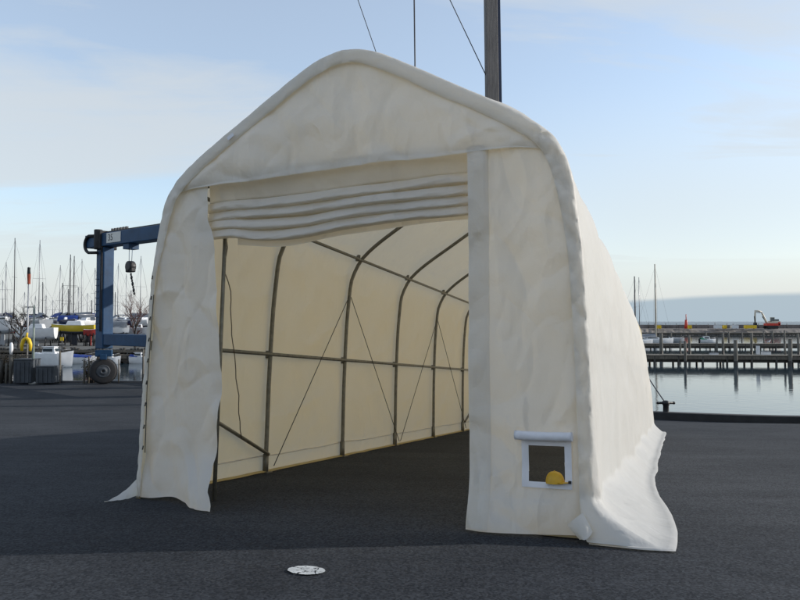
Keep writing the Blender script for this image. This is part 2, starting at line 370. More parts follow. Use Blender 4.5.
# water, to the horizon, and the sea bed colour carried by the material
WZ = -4.9
def water_mat():
    m = bpy.data.materials.new('harbour_water'); m.use_nodes = True; nt = m.node_tree; N = nt.nodes; L = nt.links; b = N['Principled BSDF']
    b.inputs['Base Color'].default_value = (0.020, 0.040, 0.055, 1); b.inputs['Roughness'].default_value = 0.04; b.inputs['IOR'].default_value = 1.33; b.inputs['Specular IOR Level'].default_value = 0.9
    t = N.new('ShaderNodeTexCoord'); g_ = N.new('ShaderNodeNewGeometry'); sp = N.new('ShaderNodeSeparateXYZ'); L.new(g_.outputs['Position'], sp.inputs[0])
    mp_ = N.new('ShaderNodeMapping'); mp_.inputs['Scale'].default_value = (0.7, 1.0, 1); L.new(g_.outputs['Position'], mp_.inputs[0])
    n = N.new('ShaderNodeTexNoise'); n.inputs['Scale'].default_value = 1.6; n.inputs['Detail'].default_value = 5; L.new(mp_.outputs[0], n.inputs['Vector'])
    n_ = N.new('ShaderNodeTexNoise'); n_.inputs['Scale'].default_value = 0.09; n_.inputs['Detail'].default_value = 3; L.new(mp_.outputs[0], n_.inputs['Vector'])
    mr = N.new('ShaderNodeMapRange'); L.new(sp.outputs[1], mr.inputs[0]); mr.inputs[1].default_value = 270; mr.inputs[2].default_value = 320; mr.inputs[3].default_value = 0.0; mr.inputs[4].default_value = 1.0
    st = N.new('ShaderNodeMath'); st.operation = 'MULTIPLY_ADD'; L.new(mr.outputs[0], st.inputs[0]); st.inputs[1].default_value = 0.5; st.inputs[2].default_value = 0.010
    bu = N.new('ShaderNodeBump'); L.new(st.outputs[0], bu.inputs['Distance']); bu.inputs['Strength'].default_value = 1; L.new(n.outputs[0], bu.inputs['Height'])
    bu2 = N.new('ShaderNodeBump'); bu2.inputs['Distance'].default_value = 0.02; L.new(n_.outputs[0], bu2.inputs['Height']); L.new(bu.outputs[0], bu2.inputs['Normal'])
    L.new(bu2.outputs[0], b.inputs['Normal'])
    ro = N.new('ShaderNodeMath'); ro.operation = 'MULTIPLY_ADD'; L.new(mr.outputs[0], ro.inputs[0]); ro.inputs[1].default_value = 0.25; ro.inputs[2].default_value = 0.04; L.new(ro.outputs[0], b.inputs['Roughness'])
    return m
w = MB(); w.add([(-40000, -200, WZ), (40000, -200, WZ), (40000, 50000, WZ), (-40000, 50000, WZ)], [(0, 1, 2, 3)])
struct(w.build('water', water_mat()))

# kerb timber along the quay edge on the right
def quay_strip(x0, x1, z0, h, wd, off):
    b = MB(); n = max(2, int(abs(x1 - x0) / 1.0)); rows = [[], [], [], [], []]
    for i in range(n + 1):
        x = lerp(x0, x1, i / n); y = edge_y(x); d = Vector((1, (edge_y(x + .1) - edge_y(x - .1)) / .2, 0)).normalized(); nn = Vector((d.y, -d.x, 0))
        a = Vector((x, y, 0)) + nn * off; c = a + nn * wd; zb = gz(x, y - .2) - 0.05; zt = z0(x)
        rows[0].append((a.x, a.y, zb)); rows[1].append((a.x, a.y, zt)); rows[2].append((c.x, c.y, zt)); rows[3].append((c.x, c.y, zb)); rows[4].append((a.x, a.y, zb))
    b.grid(rows, smooth=False)
    for k in (0, n): b.add([rows[j][k] for j in range(4)], [(0, 1, 2, 3)])
    return b
tag(quay_strip(0.0, 26, lambda x: max(-3.32, gz(x, edge_y(x)) + 0.28), 0.3, 0.34, 0.03).build('quay_kerb', M['kerbwood'], bevel=0.02),
    'long dark tarred timber kerb along the quay edge right of the tent', 'kerb')
tag(quay_strip(-45, -13.2, lambda x: QB + 0.10, 0.3, 0.30, 0.03).build('quay_kerb', M['concrete'], bevel=0.02),
    'low grey kerb along the quay edge behind the blue boat hoist wheel', 'kerb')

# worn painted patch in the foreground: cracked disc fragments, lying on the slope
def on_tent_plane(u, v, w): return TO + TC * u + TD * v + TN * w
pm = MB(); random.seed(4)
cu, cv, ru, rv = 0.615, -1.505, 0.112, 0.085
cells = [(0.55, -0.6), (-0.45, -0.35), (0.1, 0.25), (0.8, 0.3), (-0.2, 0.75), (0.95, -.3)]
NP = 44
fr = {}
def cellid(a, b):
    best = sorted(((a - c[0] + 0.12 * nz3(a * 3, b * 3)) ** 2 + (b - c[1] + 0.12 * nz3(a * 3, b * 3, 5)) ** 2, i) for i, c in enumerate(cells))
    return best[0][1], math.sqrt(best[1][0]) - math.sqrt(best[0][0])
verts = {}; faces = []; vl = []
for i in range(NP * 2):
    for j in range(NP):
        a = (i + .5) / NP - 1; b_ = (j + .5) / NP * 2 - 1
        if a * a + b_ * b_ > 1 + 0.12 * nz3(a * 4, b_ * 4, 9): continue
        cid, gap = cellid(a, b_)
        if gap < 0.055 + 0.09 * nz3(a * 6, b_ * 6, 3): continue
        if nz3(a * 5, b_ * 5, 11) > 0.46: continue
        q4 = []
        for di, dj in ((0, 0), (1, 0), (1, 1), (0, 1)):
            key = (i + di, j + dj)
            if key not in verts:
                uu = cu + ((i + di) / NP - 1) * ru; vv = cv + ((j + dj) / NP * 2 - 1) * rv; P = on_tent_plane(uu, vv, 0)
                verts[key] = len(vl); vl.append((P.x, P.y, gz(P.x, P.y) + 0.009))
            q4.append(verts[key])
        faces.append(tuple(q4))
pm.add(vl, faces)
tag(pm.build('painted_ground_mark', M['paint']), 'cracked white painted spot on the asphalt in front of the tent', 'ground marking')

# ------------------------------------------------------------------ the tent
TM = Matrix(((TC.x, TD.x, TN.x, TO.x), (TC.y, TD.y, TN.y, TO.y), (TC.z, TD.z, TN.z, TO.z), (0, 0, 0, 1)))
tent = empty('storage_tent', (0, 0, 0), 'large off-white arched storage tent with its roll-up front door raised, standing on the asphalt', 'tent')
tent.matrix_world = TM
LEN = 12.0
HP = [(2.07, 0.0), (2.065, 0.5), (2.06, 1.1), (2.035, 1.9), (2.0, 2.35), (1.97, 2.6), (1.91, 2.82), (1.80, 3.00), (1.60, 3.17), (1.35, 3.335), (1.05, 3.515), (0.72, 3.715), (0.5, 3.845), (0.33, 3.935), (0.16, 3.995), (0.0, 4.015)]
def densify(pts, n):
    P = [Vector((a, b)) for a, b in pts]; out = []
    # Catmull-Rom then resample
    dense = []
    for i in range(len(P) - 1):
        p0 = P[max(i - 1, 0)]; p1 = P[i]; p2 = P[i + 1]; p3 = P[min(i + 2, len(P) - 1)]
        for k in range(12):
            t = k / 12; dense.append(0.5 * ((2 * p1) + (p2 - p0) * t + (2 * p0 - 5 * p1 + 4 * p2 - p3) * t * t + (3 * p1 - p0 - 3 * p2 + p3) * t ** 3))
    dense.append(P[-1]); L_ = [0]
    for a, b in zip(dense, dense[1:]): L_.append(L_[-1] + (b - a).length)
    for i in range(n + 1):
        s_ = L_[-1] * i / n; k = 0
        while k < len(L_) - 2 and L_[k + 1] < s_: k += 1
        t = (s_ - L_[k]) / max(1e-9, L_[k + 1] - L_[k]); out.append(dense[k].lerp(dense[k + 1], t))
    return out
NH = 190
half = densify(HP, NH)
FULL = [Vector((-p.x, p.y)) for p in half] + [p.copy() for p in reversed(half[:-1])]     # left foot -> apex -> right foot
NF = len(FULL)
NRM = []
for i in range(NF):
    d = (FULL[min(i + 1, NF - 1)] - FULL[max(i - 1, 0)]).normalized(); NRM.append(Vector((-d.y, d.x)))     # outward
S_ = [0.0]
for a, b in zip(FULL, FULL[1:]): S_.append(S_[-1] + (b - a).length)
def top_w(u):  # profile height at across position u
    u = abs(u); best = 0
    for a, b in zip(half, half[1:]):
        lo, hi = min(a.x, b.x), max(a.x, b.x)
        if lo <= u <= hi and hi > lo: best = max(best, a.y + (b.y - a.y) * (u - a.x) / (b.x - a.x) if b.x != a.x else b.y)
    return best if best else 4.0

def prof_u(w_):
    for a, b in zip(half, half[1:]):
        if a.y <= w_ <= b.y: return a.x + (b.x - a.x) * (w_ - a.y) / max(1e-9, b.y - a.y)
    return 0.0
def cover_point(i, v):
    p = FULL[i].copy(); s = S_[i]; n = NRM[i]; w_ = p.y; right = p.x > 0
    ph = (v % 2.0) / 2.0; sag = math.sin(math.pi * ph) ** 1.0
    inner = sstep(0, 0.25, w_)
    d = -0.035 * sag * inner
    amp = 0.5 + 0.5 * sstep(0, 1.5, v) * (1 - sstep(LEN - 1.5, LEN, v))
    d += 0.030 * fbm(s * 0.55, v * 0.9, 3.0, 3) * inner
    d += 0.014 * (ridge(s * 1.1 + v * 0.5, v * 1.3 - s * 0.4, 8.0) - 0.5) * inner
    if w_ < 2.8:    # long soft vertical folds in the walls, gathering to the foot
        foot = 1 - sstep(0.1, 2.4, w_)
        d += (0.010 + 0.012 * foot) * nz3(v * 3.1 + 0.3 * w_, w_ * 0.35, 5 if right else 15) + 0.003 * nz3(v * 7.0, w_ * 0.5, 25)
    if not right and w_ < 2.9:
        d += 0.016 * (ridge(v * 1.1 - w_ * 0.9, w_ * 0.8 + v * .2, 31) ** 2 - .4) * inner + 0.012 * (ridge(v * 1.4 + w_ * 1.1, w_ * 0.7, 37) ** 2 - .4) * inner
    # taut around each rib
    if min(ph, 1 - ph) < 0.05: d = max(d, -0.008)
    lean = 0
    if right: lean = -0.018 * v * (max(w_, 0) / 2.8) ** 1.3
    p = p + n * d; p.x += lean
    return p
# skirt: extra points below the foot
def skirt_right(v):
    spread = 0.25 + 0.25 * (1 - sstep(0.0, 4.0, v)) + 0.04 * nz3(v * 0.6, 1.0) + 0.006 * nz3(v * 1.6, 4.0)
    return spread
cov = MB(); rows = []
vs_list = []
v = 0.0
while v <= LEN + 1e-6:
    vs_list.append(round(v, 4)); v += 0.07 if v < 4 else 0.12
def wrap_pt(i, ins, vo, k):
    # front wrap: pulled around the front arch and cinched towards its centre
    p = FULL[i] - NRM[i] * ins; s = S_[i]
    pl = nz3(s * 5.5 + ins * 4, ins * 3.0, 2.0) * 0.55 + nz3(s * 13.0 - ins * 12, ins * 6.0 + s, 6.0) * 0.45
    pl -= 0.45 * (ridge(s * 3.3 + ins * 6, ins * 4 + s * .3, 4.0) ** 3)
    top = sstep(2.3, 2.9, FULL[i].y)
    eave = math.exp(-((abs(FULL[i].x) - 1.85) / 0.16) ** 2) * top + math.exp(-(FULL[i].x / 0.35) ** 2) * 0.6
    a = 0.013 + 0.040 * eave + (0.020 if FULL[i].x > 1.9 else 0.004) * (1 - top)
    return Vector((p.x, vo - a * (pl + 0.2 * ridge(s * 4.0 + ins * 9, s * 1.3, 3.0)) * k, p.y))
INS = [0.145, 0.135, 0.11, 0.08, 0.045, 0.018]
allrows = []
inner_edge = [0.19 + 0.016 * nz3(S_[i] * 2.0, 3.0) for i in range(NF)]
for kk, ins in enumerate(INS):
    r_ = []
    for i in range(NF):
        wdt = 1.0
        if FULL[i].y < 2.75: wdt = lerp(1.0, 0.42 if FULL[i].x < 0 else 0.78, 1 - sstep(2.0, 2.75, FULL[i].y))
        ii = ins * wdt * (inner_edge[i] / 0.19)
        vo = (-0.050, -0.060, -0.061, -0.060, -0.056, -0.042)[kk]
        r_.append(wrap_pt(i, ii, vo, 1.0 if 0 < kk < 5 else 0.5))
    allrows.append(r_)
r_ = []
for i in range(NF):
    p = FULL[i] - NRM[i] * 0.006; r_.append(Vector((p.x, -0.018 - 0.006 * nz3(S_[i] * 6, 1), p.y)))
allrows.append(r_)
for v in vs_list:
    r_ = []
    for i in range(NF):
        p = cover_point(i, v)
        if v < 0.3:  # gathered pleats run back over the edge a little
            p = p + NRM[i] * 0.010 * (1 - v / 0.3) * nz3(S_[i] * 6.0, v * 2, 2.0)
        r_.append(Vector((p.x, v, p.y)))
    allrows.append(r_)
# add skirts on both sides (front wrap rows simply reach the ground)
final = []
for ri, r_ in enumerate(allrows):
    v = r_[0].y
    vv = max(v, 0)
    L_ = []; R_ = []
    flare = skirt_right(vv)
    fade = 1.0 if ri >= len(INS) else 0.15 + 0.85 * ri / len(INS)
    foot = r_[-1]; footL = r_[0]
    # blend the lowest wall rows outwards on the right
    for j in range(NF):
        w_ = r_[j].z
        h0 = 0.22 + 0.07 * (1 - sstep(0, 7.0, vv)) + 0.05 * nz3(vv * 0.9, 6.0)
        if r_[j].x > 0 and w_ < h0:
            t = 1 - w_ / h0; r_[j].x = lerp(r_[j].x, 2.07, min(1, t * 1.5)) if ri >= len(INS) else r_[j].x; r_[j].x += fade * (flare - 0.05) * t ** 1.6 + (0.014 * nz3(v * 1.3, w_ * 2, 3) + 0.004 * nz3(v * 4.0, w_ * 2, 13)) * t; r_[j].z = max(w_, 0.022)
            r_[j].y -= 0.14 * t * (1 - sstep(0, 1.2, vv))
    base = r_[-1].copy()
    for k in range(1, 3):
        t = k / 2
        lift = 0.020 + 0.022 * max(0, nz3(v * 2.2, t * 2.5, 7)) * (1 if ri > len(INS) else 0.3) + 0.016 * max(0, nz3(v * 5.0, t * 1.5, 9))
        R_.append(Vector((base.x + fade * 0.05 * t, base.y, max(0.012, lift * (1 - t) + 0.012))))
    # left: skirt tucked inwards on the floor with a crease
    bl = r_[0].copy()
    for k in range(1, 4):
        t = k / 3; L_.append(Vector((bl.x + (0.09 * t) * (1 if v > 0.2 else 0), v, 0.012 + 0.02 * (1 - t))))
    final.append(list(reversed(L_)) + r_ + R_)
cov.grid(final)
cover = cov.build('cover', M['cover'], tent)

# inside foot band on the left wall (double hem)
hb = MB()
hb.tube([(-2.052 + 0.035 * math.sin(math.pi * (v % 2) / 2) + 0.004, v, 0.20 + 0.02 * nz3(v * 1.1, 5)) for v in vs_list if v > 0.1], 0.007, 5)
hb.build('wall_seam', M['fabric'], tent)

# gable panel above the door
def cloth_noise(u, w_, seed): return 0.018 * fbm(u * 1.1, w_ * 0.7, seed, 3) + 0.020 * (ridge(u * 1.7 + w_ * 0.9, w_ * 1.2 - u * 0.5, seed + 4) ** 2 - 0.4) + 0.009 * (ridge(u * 3.4 - w_ * 1.1, w_ * 1.9 + u * 0.8, seed + 9) ** 2 - 0.4)
gb = MB(); rows = []; NU = 130; NW = 46
for j in range(NW + 1):
    r_ = []
    for i in range(NU + 1):
        u = -1.84 + 3.68 * i / NU
        bot_w = 2.918 - 0.030 * sstep(0.2, 1.2, u) + 0.006 * nz3(u * 2, 1) - 0.05 * sstep(1.55, 1.95, abs(u)) + 0.012 * math.sin(u * 1.1 + .4) * (1 - sstep(1.4, 1.9, abs(u)))
        tp = max(top_w(u) - 0.075, bot_w + 0.0)
        t = j / NW; w_ = lerp(bot_w, tp, t)
        free = 1 - t
        b_ = -0.012 - 0.030 * math.sin(math.pi * min(1, t * 1.25)) ** 1 * 0.6
        # creased horizontal break at mid height, soft diagonal drag folds from the corners
        brk = 3.33 + 0.03 * nz3(u * 1.5, 2)
        b_ += -0.022 * math.exp(-((w_ - brk) / 0.16) ** 2)
        b_ += -0.016 * ridge(u * 1.6 - (w_ - 3) * 2.0 * (1 if u > 0 else -1), (w_ - 3) * 0.9 + abs(u), 3.3) * math.exp(-((w_ - 3.15) / 0.25) ** 2)
        b_ += 0.016 * nz3(u * 3.6, w_ * 0.6, 12) * sstep(3.0, 3.5, w_) - 0.018 * ridge(u * 1.3 + .6, (w_ - 3) * 2.2, 17) ** 2
        b_ += cloth_noise(u, w_, 20)
        if t < 0.04: b_ -= 0.008
        r_.append(Vector((u, max(-0.10, b_) * min(1, (1 - t) * 6 + 0.10) * sstep(0.04, 0.30, top_w(u) - w_) - 0.012, w_)))
    rows.append(r_)
gb.grid(rows); gb.build('gable_panel', M['fabric'], tent)

def flap(name, left_f, right_f, top_f, bot_f, disp, nu, nw, hole=None, parent=tent, m=None):
    b = MB(); rows = []
    for j in range(nw + 1):
        r_ = []
        for i in range(nu + 1):
            a = i / nu; t = j / nw
            # heights, then edges at that height
            u0 = lerp(left_f(0), right_f(0), a); tw = top_f(a); bw = bot_f(a); w_ = lerp(bw, tw, t)
            u = lerp(left_f(w_), right_f(w_), a)
            r_.append(Vector((u, disp(u, w_, a, t), w_)))
        rows.append(r_)
    b.grid(rows, skip=hole); return b.build(name, m or M['fabric'], parent), rows

# left front flap
LE = [(-0.1, -0.955), (0.05, -0.99), (0.16, -1.08), (0.35, -1.17), (0.76, -1.155), (0.95, -1.185), (1.3, -1.21), (1.83, -1.25), (2.4, -1.315), (2.6, -1.40), (2.95, -1.43)]
def dl(u, w_, a, t):
    kick = (1 - sstep(0.0, 0.55, w_))
    y = -0.005 + cloth_noise(u, w_, 31) * 1.3
    y += 0.016 * nz3(u * 4.2, w_ * 0.6, 2) - 0.016 * ridge(u * 2.2 + w_ * .8, w_ * 1.3 - u, 19) ** 2 + 0.028 * nz3(u * 2.4, w_ * 0.7, 41) * (1 - a * .3)
    y -= kick ** 1.5 * (0.02 + 0.34 * sstep(0.25, 1.0, a)) * (0.9 + 0.1 * math.sin(a * 6))
    y -= 0.035 * kick * math.sin(a * 9.0)
    y -= 0.045 * math.exp(-((w_ - 0.75) / 0.18) ** 2) * sstep(0.75, 1, a)
    y += 0.05 * math.exp(-((w_ - 1.0) / 0.15) ** 2) * sstep(0.85, 1, a)
    return y - 0.004
flap('front_flap', lambda w_: -(prof_u(max(w_, 0.01)) - 0.045), lambda w_: interp(LE, w_),
     lambda a: 2.965, lambda a: 0.014 + 0.030 * math.exp(-((a - 0.40) / 0.20) ** 2), dl, 90, 150)
# the ground corner of the left wall pulled out sideways to a point
cf = MB(); rows = []
for i in range(13):
    t = i / 12; r_ = []
    for j in range(9):
        s = j / 8
        A = Vector((-2.045, -0.02, 0.20)).lerp(Vector((-2.03, -0.06, 0.03)), s)
        Bp = Vector((-2.28, -0.24, 0.02)).lerp(Vector((-1.96, -0.25, 0.012)), s)
        tip = Vector((-2.125, -0.355, 0.012))
        P = A.lerp(tip, t); c_ = math.sin(math.pi * t)
        P += Vector((-0.03 * c_ * (1 - s) + 0.05 * c_ * s, -0.03 * c_ * s, -0.05 * c_ * (1 - s) + 0.010 * nz3(t * 5, s * 3)))
        P.z = max(P.z, 0.010); r_.append(P)
    rows.append(r_)
cf.grid(rows[::-1]); cf.build('corner_skirt', M['fabric'], tent)

# right front flap with the small window
U0, U1 = 1.155, 1.955
NUr, NWr = 80, 150
def dr(u, w_, a, t):
    kick = (1 - sstep(0.0, 0.5, w_))
    y = -0.012 + cloth_noise(u, w_, 51) * (0.9 if not (1.5 < u and 0.3 < w_ < .75) else 0.35)
    y += 0.014 * nz3(u * 4.5, w_ * 0.6, 7) - 0.014 * (ridge(u * 2.4 - w_ * .6, w_ * 1.2 + u, 29) ** 2) * (0.3 if 0.25 < w_ < .8 else 1) + 0.018 * nz3(u * 2.0, w_ * 0.5, 61)
    y -= kick ** 1.4 * (0.10 + 0.03 * math.sin(a * 7.0)) * (1 - 0.5 * a)
    y -= 0.02 * math.exp(-((w_ - 1.25) / 0.2) ** 2) * (1 - sstep(0, .3, a))
    return y
def colu(a): return lerp(U0, U1, a)
def r_edge(w_): return min(2.01, prof_u(max(w_, 0.01)) - 0.035) + 0.05 * (1 - sstep(0, 0.6, w_))
def hole_r(j, i):
    w_ = lerp(0.016, 2.965, (j + .5) / NWr); u = lerp(U0, r_edge(w_), (i + .5) / NUr)
    return 1.592 < u < 1.858 and 0.372 < w_ < 0.640
_, rrows = flap('front_flap', lambda w_: U0 - 0.015 * (1 - sstep(0, .5, w_)), r_edge,
     lambda a: 2.965, lambda a: 0.016 + 0.02 * sstep(.5, .9, a), dr, NUr, NWr, hole=hole_r)
# zip cover strip along its free edge
zs = MB(); rows = []
for j in range(100):
    w_ = 0.03 + (2.955 - 0.03) * j / 99; r_ = []
    for i in range(9):
        a = i / 8; u = U0 - 0.006 + 0.165 * a
        y = dr(u, w_, a * .2, 0) - 0.012 - 0.014 * math.sin(math.pi * min(1, a * 1.0)) * (0.6 + 0.6 * nz3(w_ * 1.5, 3)) - (0.03 * sstep(2.2, 2.9, w_))
        if i == 8: y = dr(u, w_, a * .2, 0) - 0.002
        r_.append(Vector((u, y, w_)))
    rows.append(r_)
zs.grid(rows); zs.build('zip_cover', M['fabric'], tent)
# window frame, roll, ties
wnd = MB()
yf = -0.032
def fstrip(u0, u1, w0, w1):
    rows = []
    for j in range(7):
        r_ = []
        for i in range(7):
            u = lerp(u0, u1, i / 6); w_ = lerp(w0, w1, j / 6)
            r_.append(Vector((u, dr(u, w_, 0.5, 0) - 0.010 - 0.003 * nz3(u * 20, w_ * 20), w_)))
        rows.append(r_)
    wnd.grid(rows)
fstrip(1.545, 1.597, 0.338, 0.672); fstrip(1.855, 1.905, 0.338, 0.672); fstrip(1.597, 1.855, 0.338, 0.380); fstrip(1.597, 1.855, 0.636, 0.672)
wf = wnd.build('window', M['trim'], tent)
rl = MB(); pts = []; rs = []
for i in range(15):
    t = i / 14; u = lerp(1.505, 1.918, t); pts.append((u, dr(u, .7, .5, 0) - 0.045 + 0.003 * nz3(u * 9, 1), 0.708 - 0.004 * math.sin(math.pi * t))); rs.append(0.033 + 0.002 * nz3(u * 14, 2))
rl.tube(pts, rs, 14); rl.build('rolled_cover', M['trim'], wf)
# loose corner flap hanging at the right foot
hf = MB(); rows = []
for i in range(13):
    r_ = []
    for j in range(13):
        a = i / 12; q_ = j / 12
        P = Vector((1.985, -0.135, 0.205)) + Vector((-0.105, -0.02, -0.085)) * a * (1 - .15 * q_) + Vector((0.070, -0.045, -0.115)) * q_
        P.y -= 0.035 * math.sin(math.pi * a) * (0.4 + q_) - 0.03 * a * a * q_; P.z += 0.012 * math.sin(5 * a + 3 * q_) * q_; r_.append(P)
    rows.append(r_)
hf.grid(rows[::-1]); hf.build('corner_flap', M['fabric'], tent)

# rolled-up door hanging in folds under the gable
rd = MB(); rows = []
seq = []
folds = [(0.0, 0.20), (0.20, 0.40), (0.40, 0.60), (0.60, 0.80), (0.80, 1.0)]
for fi, (a0, a1) in enumerate(folds):
    if fi == 0:
        for k in range(7): seq.append((lerp(-0.30, a1 + .02, k / 6), 0.14 - 0.13 * (k / 6) ** .5, fi, k / 6))
        continue
    for t, pr in ((-.02, .0), (.04, .04), (.10, .062), (.22, .074), (.36, .084), (.50, .094), (.64, .104), (.78, .112), (.90, .116), (1.0, .116), (1.07, .106), (1.10, .082), (1.09, .05), (1.02, .02)):
        seq.append((a0 + (a1 - a0) * t, pr, fi, t))
NDu = 110; stack = []
for (ww, pr, fi, t) in seq:
    r_ = []
    for i in range(NDu + 1):
        a = i / NDu; u = lerp(-1.50, 1.20, a)
        sagm = math.sin(math.pi * a)
        bot = 2.435 - 0.040 * math.exp(-((a - 0.33) / 0.20) ** 2) - 0.012 * sagm
        wob = 0.028 * nz3(u * 0.7, fi * 3.0) + 0.012 * nz3(u * 1.7, fi * 5.0 + 9) + 0.02 * (fi / 4) * math.exp(-((a - .12) / .06) ** 2)
        w_ = lerp(2.88, bot, ww) + wob * sstep(0, .3, ww)
        am = 0.75 + 0.25 * sagm + 0.35 * nz3(u * 1.0, fi * 4.0, 3)
        y = 0.13 - pr * am * (0.5 + 0.5 * sstep(0, 0.04, a)) + (0.014 * fbm(u * 1.6, fi * 3 + t, 4) - 0.012 * ridge(u * 2.2 + t * 1.5, fi * 2 + t * 1.5 + u, 5) ** 3) * min(1, pr * 12)
        r_.append(Vector((u, y, w_)))
    stack.append(r_)
rd.grid(stack[::-1]); rd.build('rolled_door', M['fabric'], tent)
# inner hem of the door hanging behind the folds
ih = MB(); rows = []
for j in range(8):
    r_ = []
    for i in range(50):
        a = i / 49; u = lerp(-1.20, 1.18, a); t = j / 7
        lo = 2.395 - 0.07 * math.exp(-((a - .22) / .2) ** 2) + 0.03 * sstep(.5, .9, a)
        r_.append(Vector((u, 0.185 + 0.015 * nz3(u * 2, t * 2), lerp(lo, 2.92, t))))
    rows.append(r_)
ih.grid(rows); ih.build('door_hem', M['fabric'], tent)

# back gable wall
bk = MB(); rows = []
for j in range(41):
    r_ = []
    for i in range(61):
        u = -2.03 + 4.06 * i / 60; tp = top_w(u) if abs(u) < 2.0 else 2.4
        w_ = 0.01 + (tp - 0.03) * j / 40
        uu = u - (0.018 * LEN * (w_ / 2.8) ** 1.3 * 0.5 * (1 + u / 2.03) if u > 0 else 0)
        r_.append(Vector((uu, LEN - 0.05 + cloth_noise(u, w_, 77), w_)))
    rows.insert(0, r_)
bk.grid(rows); bk.build('back_wall', M['fabric'], tent)

# steel frame: seven arches, purlins, braces
inner = densify([(a * 0.972 if b > 3 else a - 0.055, max(0, b - (0.06 if b > 2.7 else 0))) for a, b in HP], 40)
for k in range(7):
    v = 2.0 * k + (0.06 if k == 0 else 0) - (0.12 if k == 6 else 0)
    lean = 0.018 * v
    L_ = [Vector((-p.x, v, p.y)) for p in inner]; R_ = [Vector((p.x - lean * (max(p.y, 0) / 2.8) ** 1.3 * sstep(0, 1, p.x), v, p.y)) for p in reversed(inner[:-1])]
    b = MB(); b.tube(L_ + R_, 0.027, 10); rib = b.build('arch_rib', M['steel'], tent)
    for sx in (-1, 1):
        xx = sx * 2.015 if sx < 0 else 2.015
        f2 = MB(); f2.box((xx, v, 0.008), (0.13, 0.12, 0.012)); f2.tube([(xx, v, 0.0), (xx, v, 0.22)], 0.036, 10); f2.build('base_plate', M['steel'], rib)
    for (uu, ww) in ((-2.0, 1.42), (-1.775, 2.97)):
        cl_ = MB(); cl_.tube([(uu - .03, v, ww - 0.045), (uu - .03, v, ww + 0.045)], 0.040, 8); cl_.build('clamp', M['steel'], rib)
def rod(name, a, b, r_, m=M['steel'], n=8):
    x = MB(); x.tube([a, b], r_, n); return x.build(name, m, tent)
rod('purlin', (-1.955, 0.06, 1.42), (-1.955, LEN - .1, 1.42), 0.022)
rod('purlin', (1.96, 0.06, 1.42), (1.90, LEN - .1, 1.42), 0.022)
rod('purlin', (-1.735, 0.06, 2.93), (-1.735, LEN - .1, 2.93), 0.022)
rod('purlin', (1.735, 0.06, 2.93), (1.55, LEN - .1, 2.93), 0.022)
rod('purlin', (0, 0.06, 3.86), (0, LEN - .1, 3.86), 0.022)
rod('brace', (-1.965, 0.10, 1.03), (-1.965, 1.98, 0.22), 0.022)
rod('brace', (-1.965, LEN - 0.15, 1.03), (-1.965, LEN - 1.98, 0.22), 0.022)
rod('door_post', (-1.325, 0.150, 0.0), (-1.325, 0.150, 2.93), 0.019)
rod('door_post', (1.30, 0.165, 0.0), (1.30, 0.165, 2.93), 0.019)
rod('header_beam', (-1.68, 0.17, 2.99), (1.68, 0.17, 2.99), 0.024)
for (v0, w0, v1, w1) in ((4, 2.42, 2.05, 0.08), (4, 2.42, 6, 0.08), (8, 2.42, 6.05, 0.08), (8, 2.42, 10, 0.08)):
    rod('bracing_cable', (-1.93, v0, w0), (-1.93, v1, w1), 0.006, M['cable'], 5)
hr = MB(); hr.tube([(-1.93 + 0.03 * nz3(i * .5, 2), 0.9 + 0.10 * nz3(i * 0.35, 1) + 0.02 * i, 2.75 - 2.3 * i / 24) for i in range(25)], 0.006, 5)
hr.build('hanging_cord', M['rope'], tent)
# lacing on the left edge, base board, tag
lc = MB()
for k in range(9):
    w_ = 0.45 + 0.20 * k + 0.03 * nz3(k * 1.7, 1); lc.tube([(-1.985, -0.075, w_), (-1.975, -0.078, w_ + 0.035)], 0.006, 6)
lc.tube([(-1.972, -0.055, 0.42), (-1.975, -0.070, 1.0), (-1.975, -0.062, 1.5), (-1.97, -0.055, 1.9)], 0.004, 5)
lc.build('edge_lacing', M['cable'], tent)
bb = MB(); bb.box((1.90, 0.02, 0.022), (0.42, 0.10, 0.032)); bb.box((2.055, -0.075, 0.035), (0.07, 0.06, 0.058)); bb.build('base_board', M['plank'], tent, bevel=0.004)
tg = MB(); tg.box((-1.13, -0.085, 3.345), (0.075, 0.006, 0.035), Matrix.Rotation(R(-32), 3, 'Y')); tg.build('maker_tag', M['trim'], tent)

# ---- yellow cap perched in the window
cp = tag(MB().build('cap', M['yellow']), 'yellow peaked cap perched in the small window of the right front panel', 'cap')
bpy.data.objects.remove(cp)
cap = empty('cap', (0, 0, 0), 'yellow peaked cap perched in the small window of the right front panel', 'cap')
cap.matrix_world = TM @ Matrix.Translation((1.778, -0.01, 0.370)) @ Matrix.Diagonal((0.93, 0.93, 0.86, 1))
c1 = MB(); rows = []
for i in range(9):
    ph = math.pi / 2 * i / 8; r_ = []
    for j in range(25):
        th = 2 * math.pi * j / 24; rr = math.sin(ph) ** 0.85
        r_.append(Vector((0.073 * rr * math.cos(th) * (1 + .05 * math.cos(th)), 0.065 * rr * math.sin(th), 0.002 + 0.098 * math.cos(ph) ** 0.9 + 0.003 * math.cos(6 * th) * math.sin(2 * ph))))
    rows.append(r_)
c1.grid(rows); crown = c1.build('crown', M['yellow'], cap)
bt = MB(); bt.sphere((0, 0, 0.101), 0.007, 8, 6); bt.build('button', M['yellow'], crown)
c2 = MB(); rows = []
for i in range(5):
    r_ = []
    for j in range(13):
        th = R(-62 + 124 * j / 12); rr = lerp(0.066, 0.125, i / 4)
        r_.append(Vector((rr * math.cos(th) * (1.0 if i < 4 else 1), 0.9 * rr * math.sin(th) * (1 - .12 * i / 4), 0.008 + 0.012 * (i / 4) * 1.0 - 0.010 * (i / 4) ** 2 + 0.006 * math.cos(th))))
    rows.append(r_)
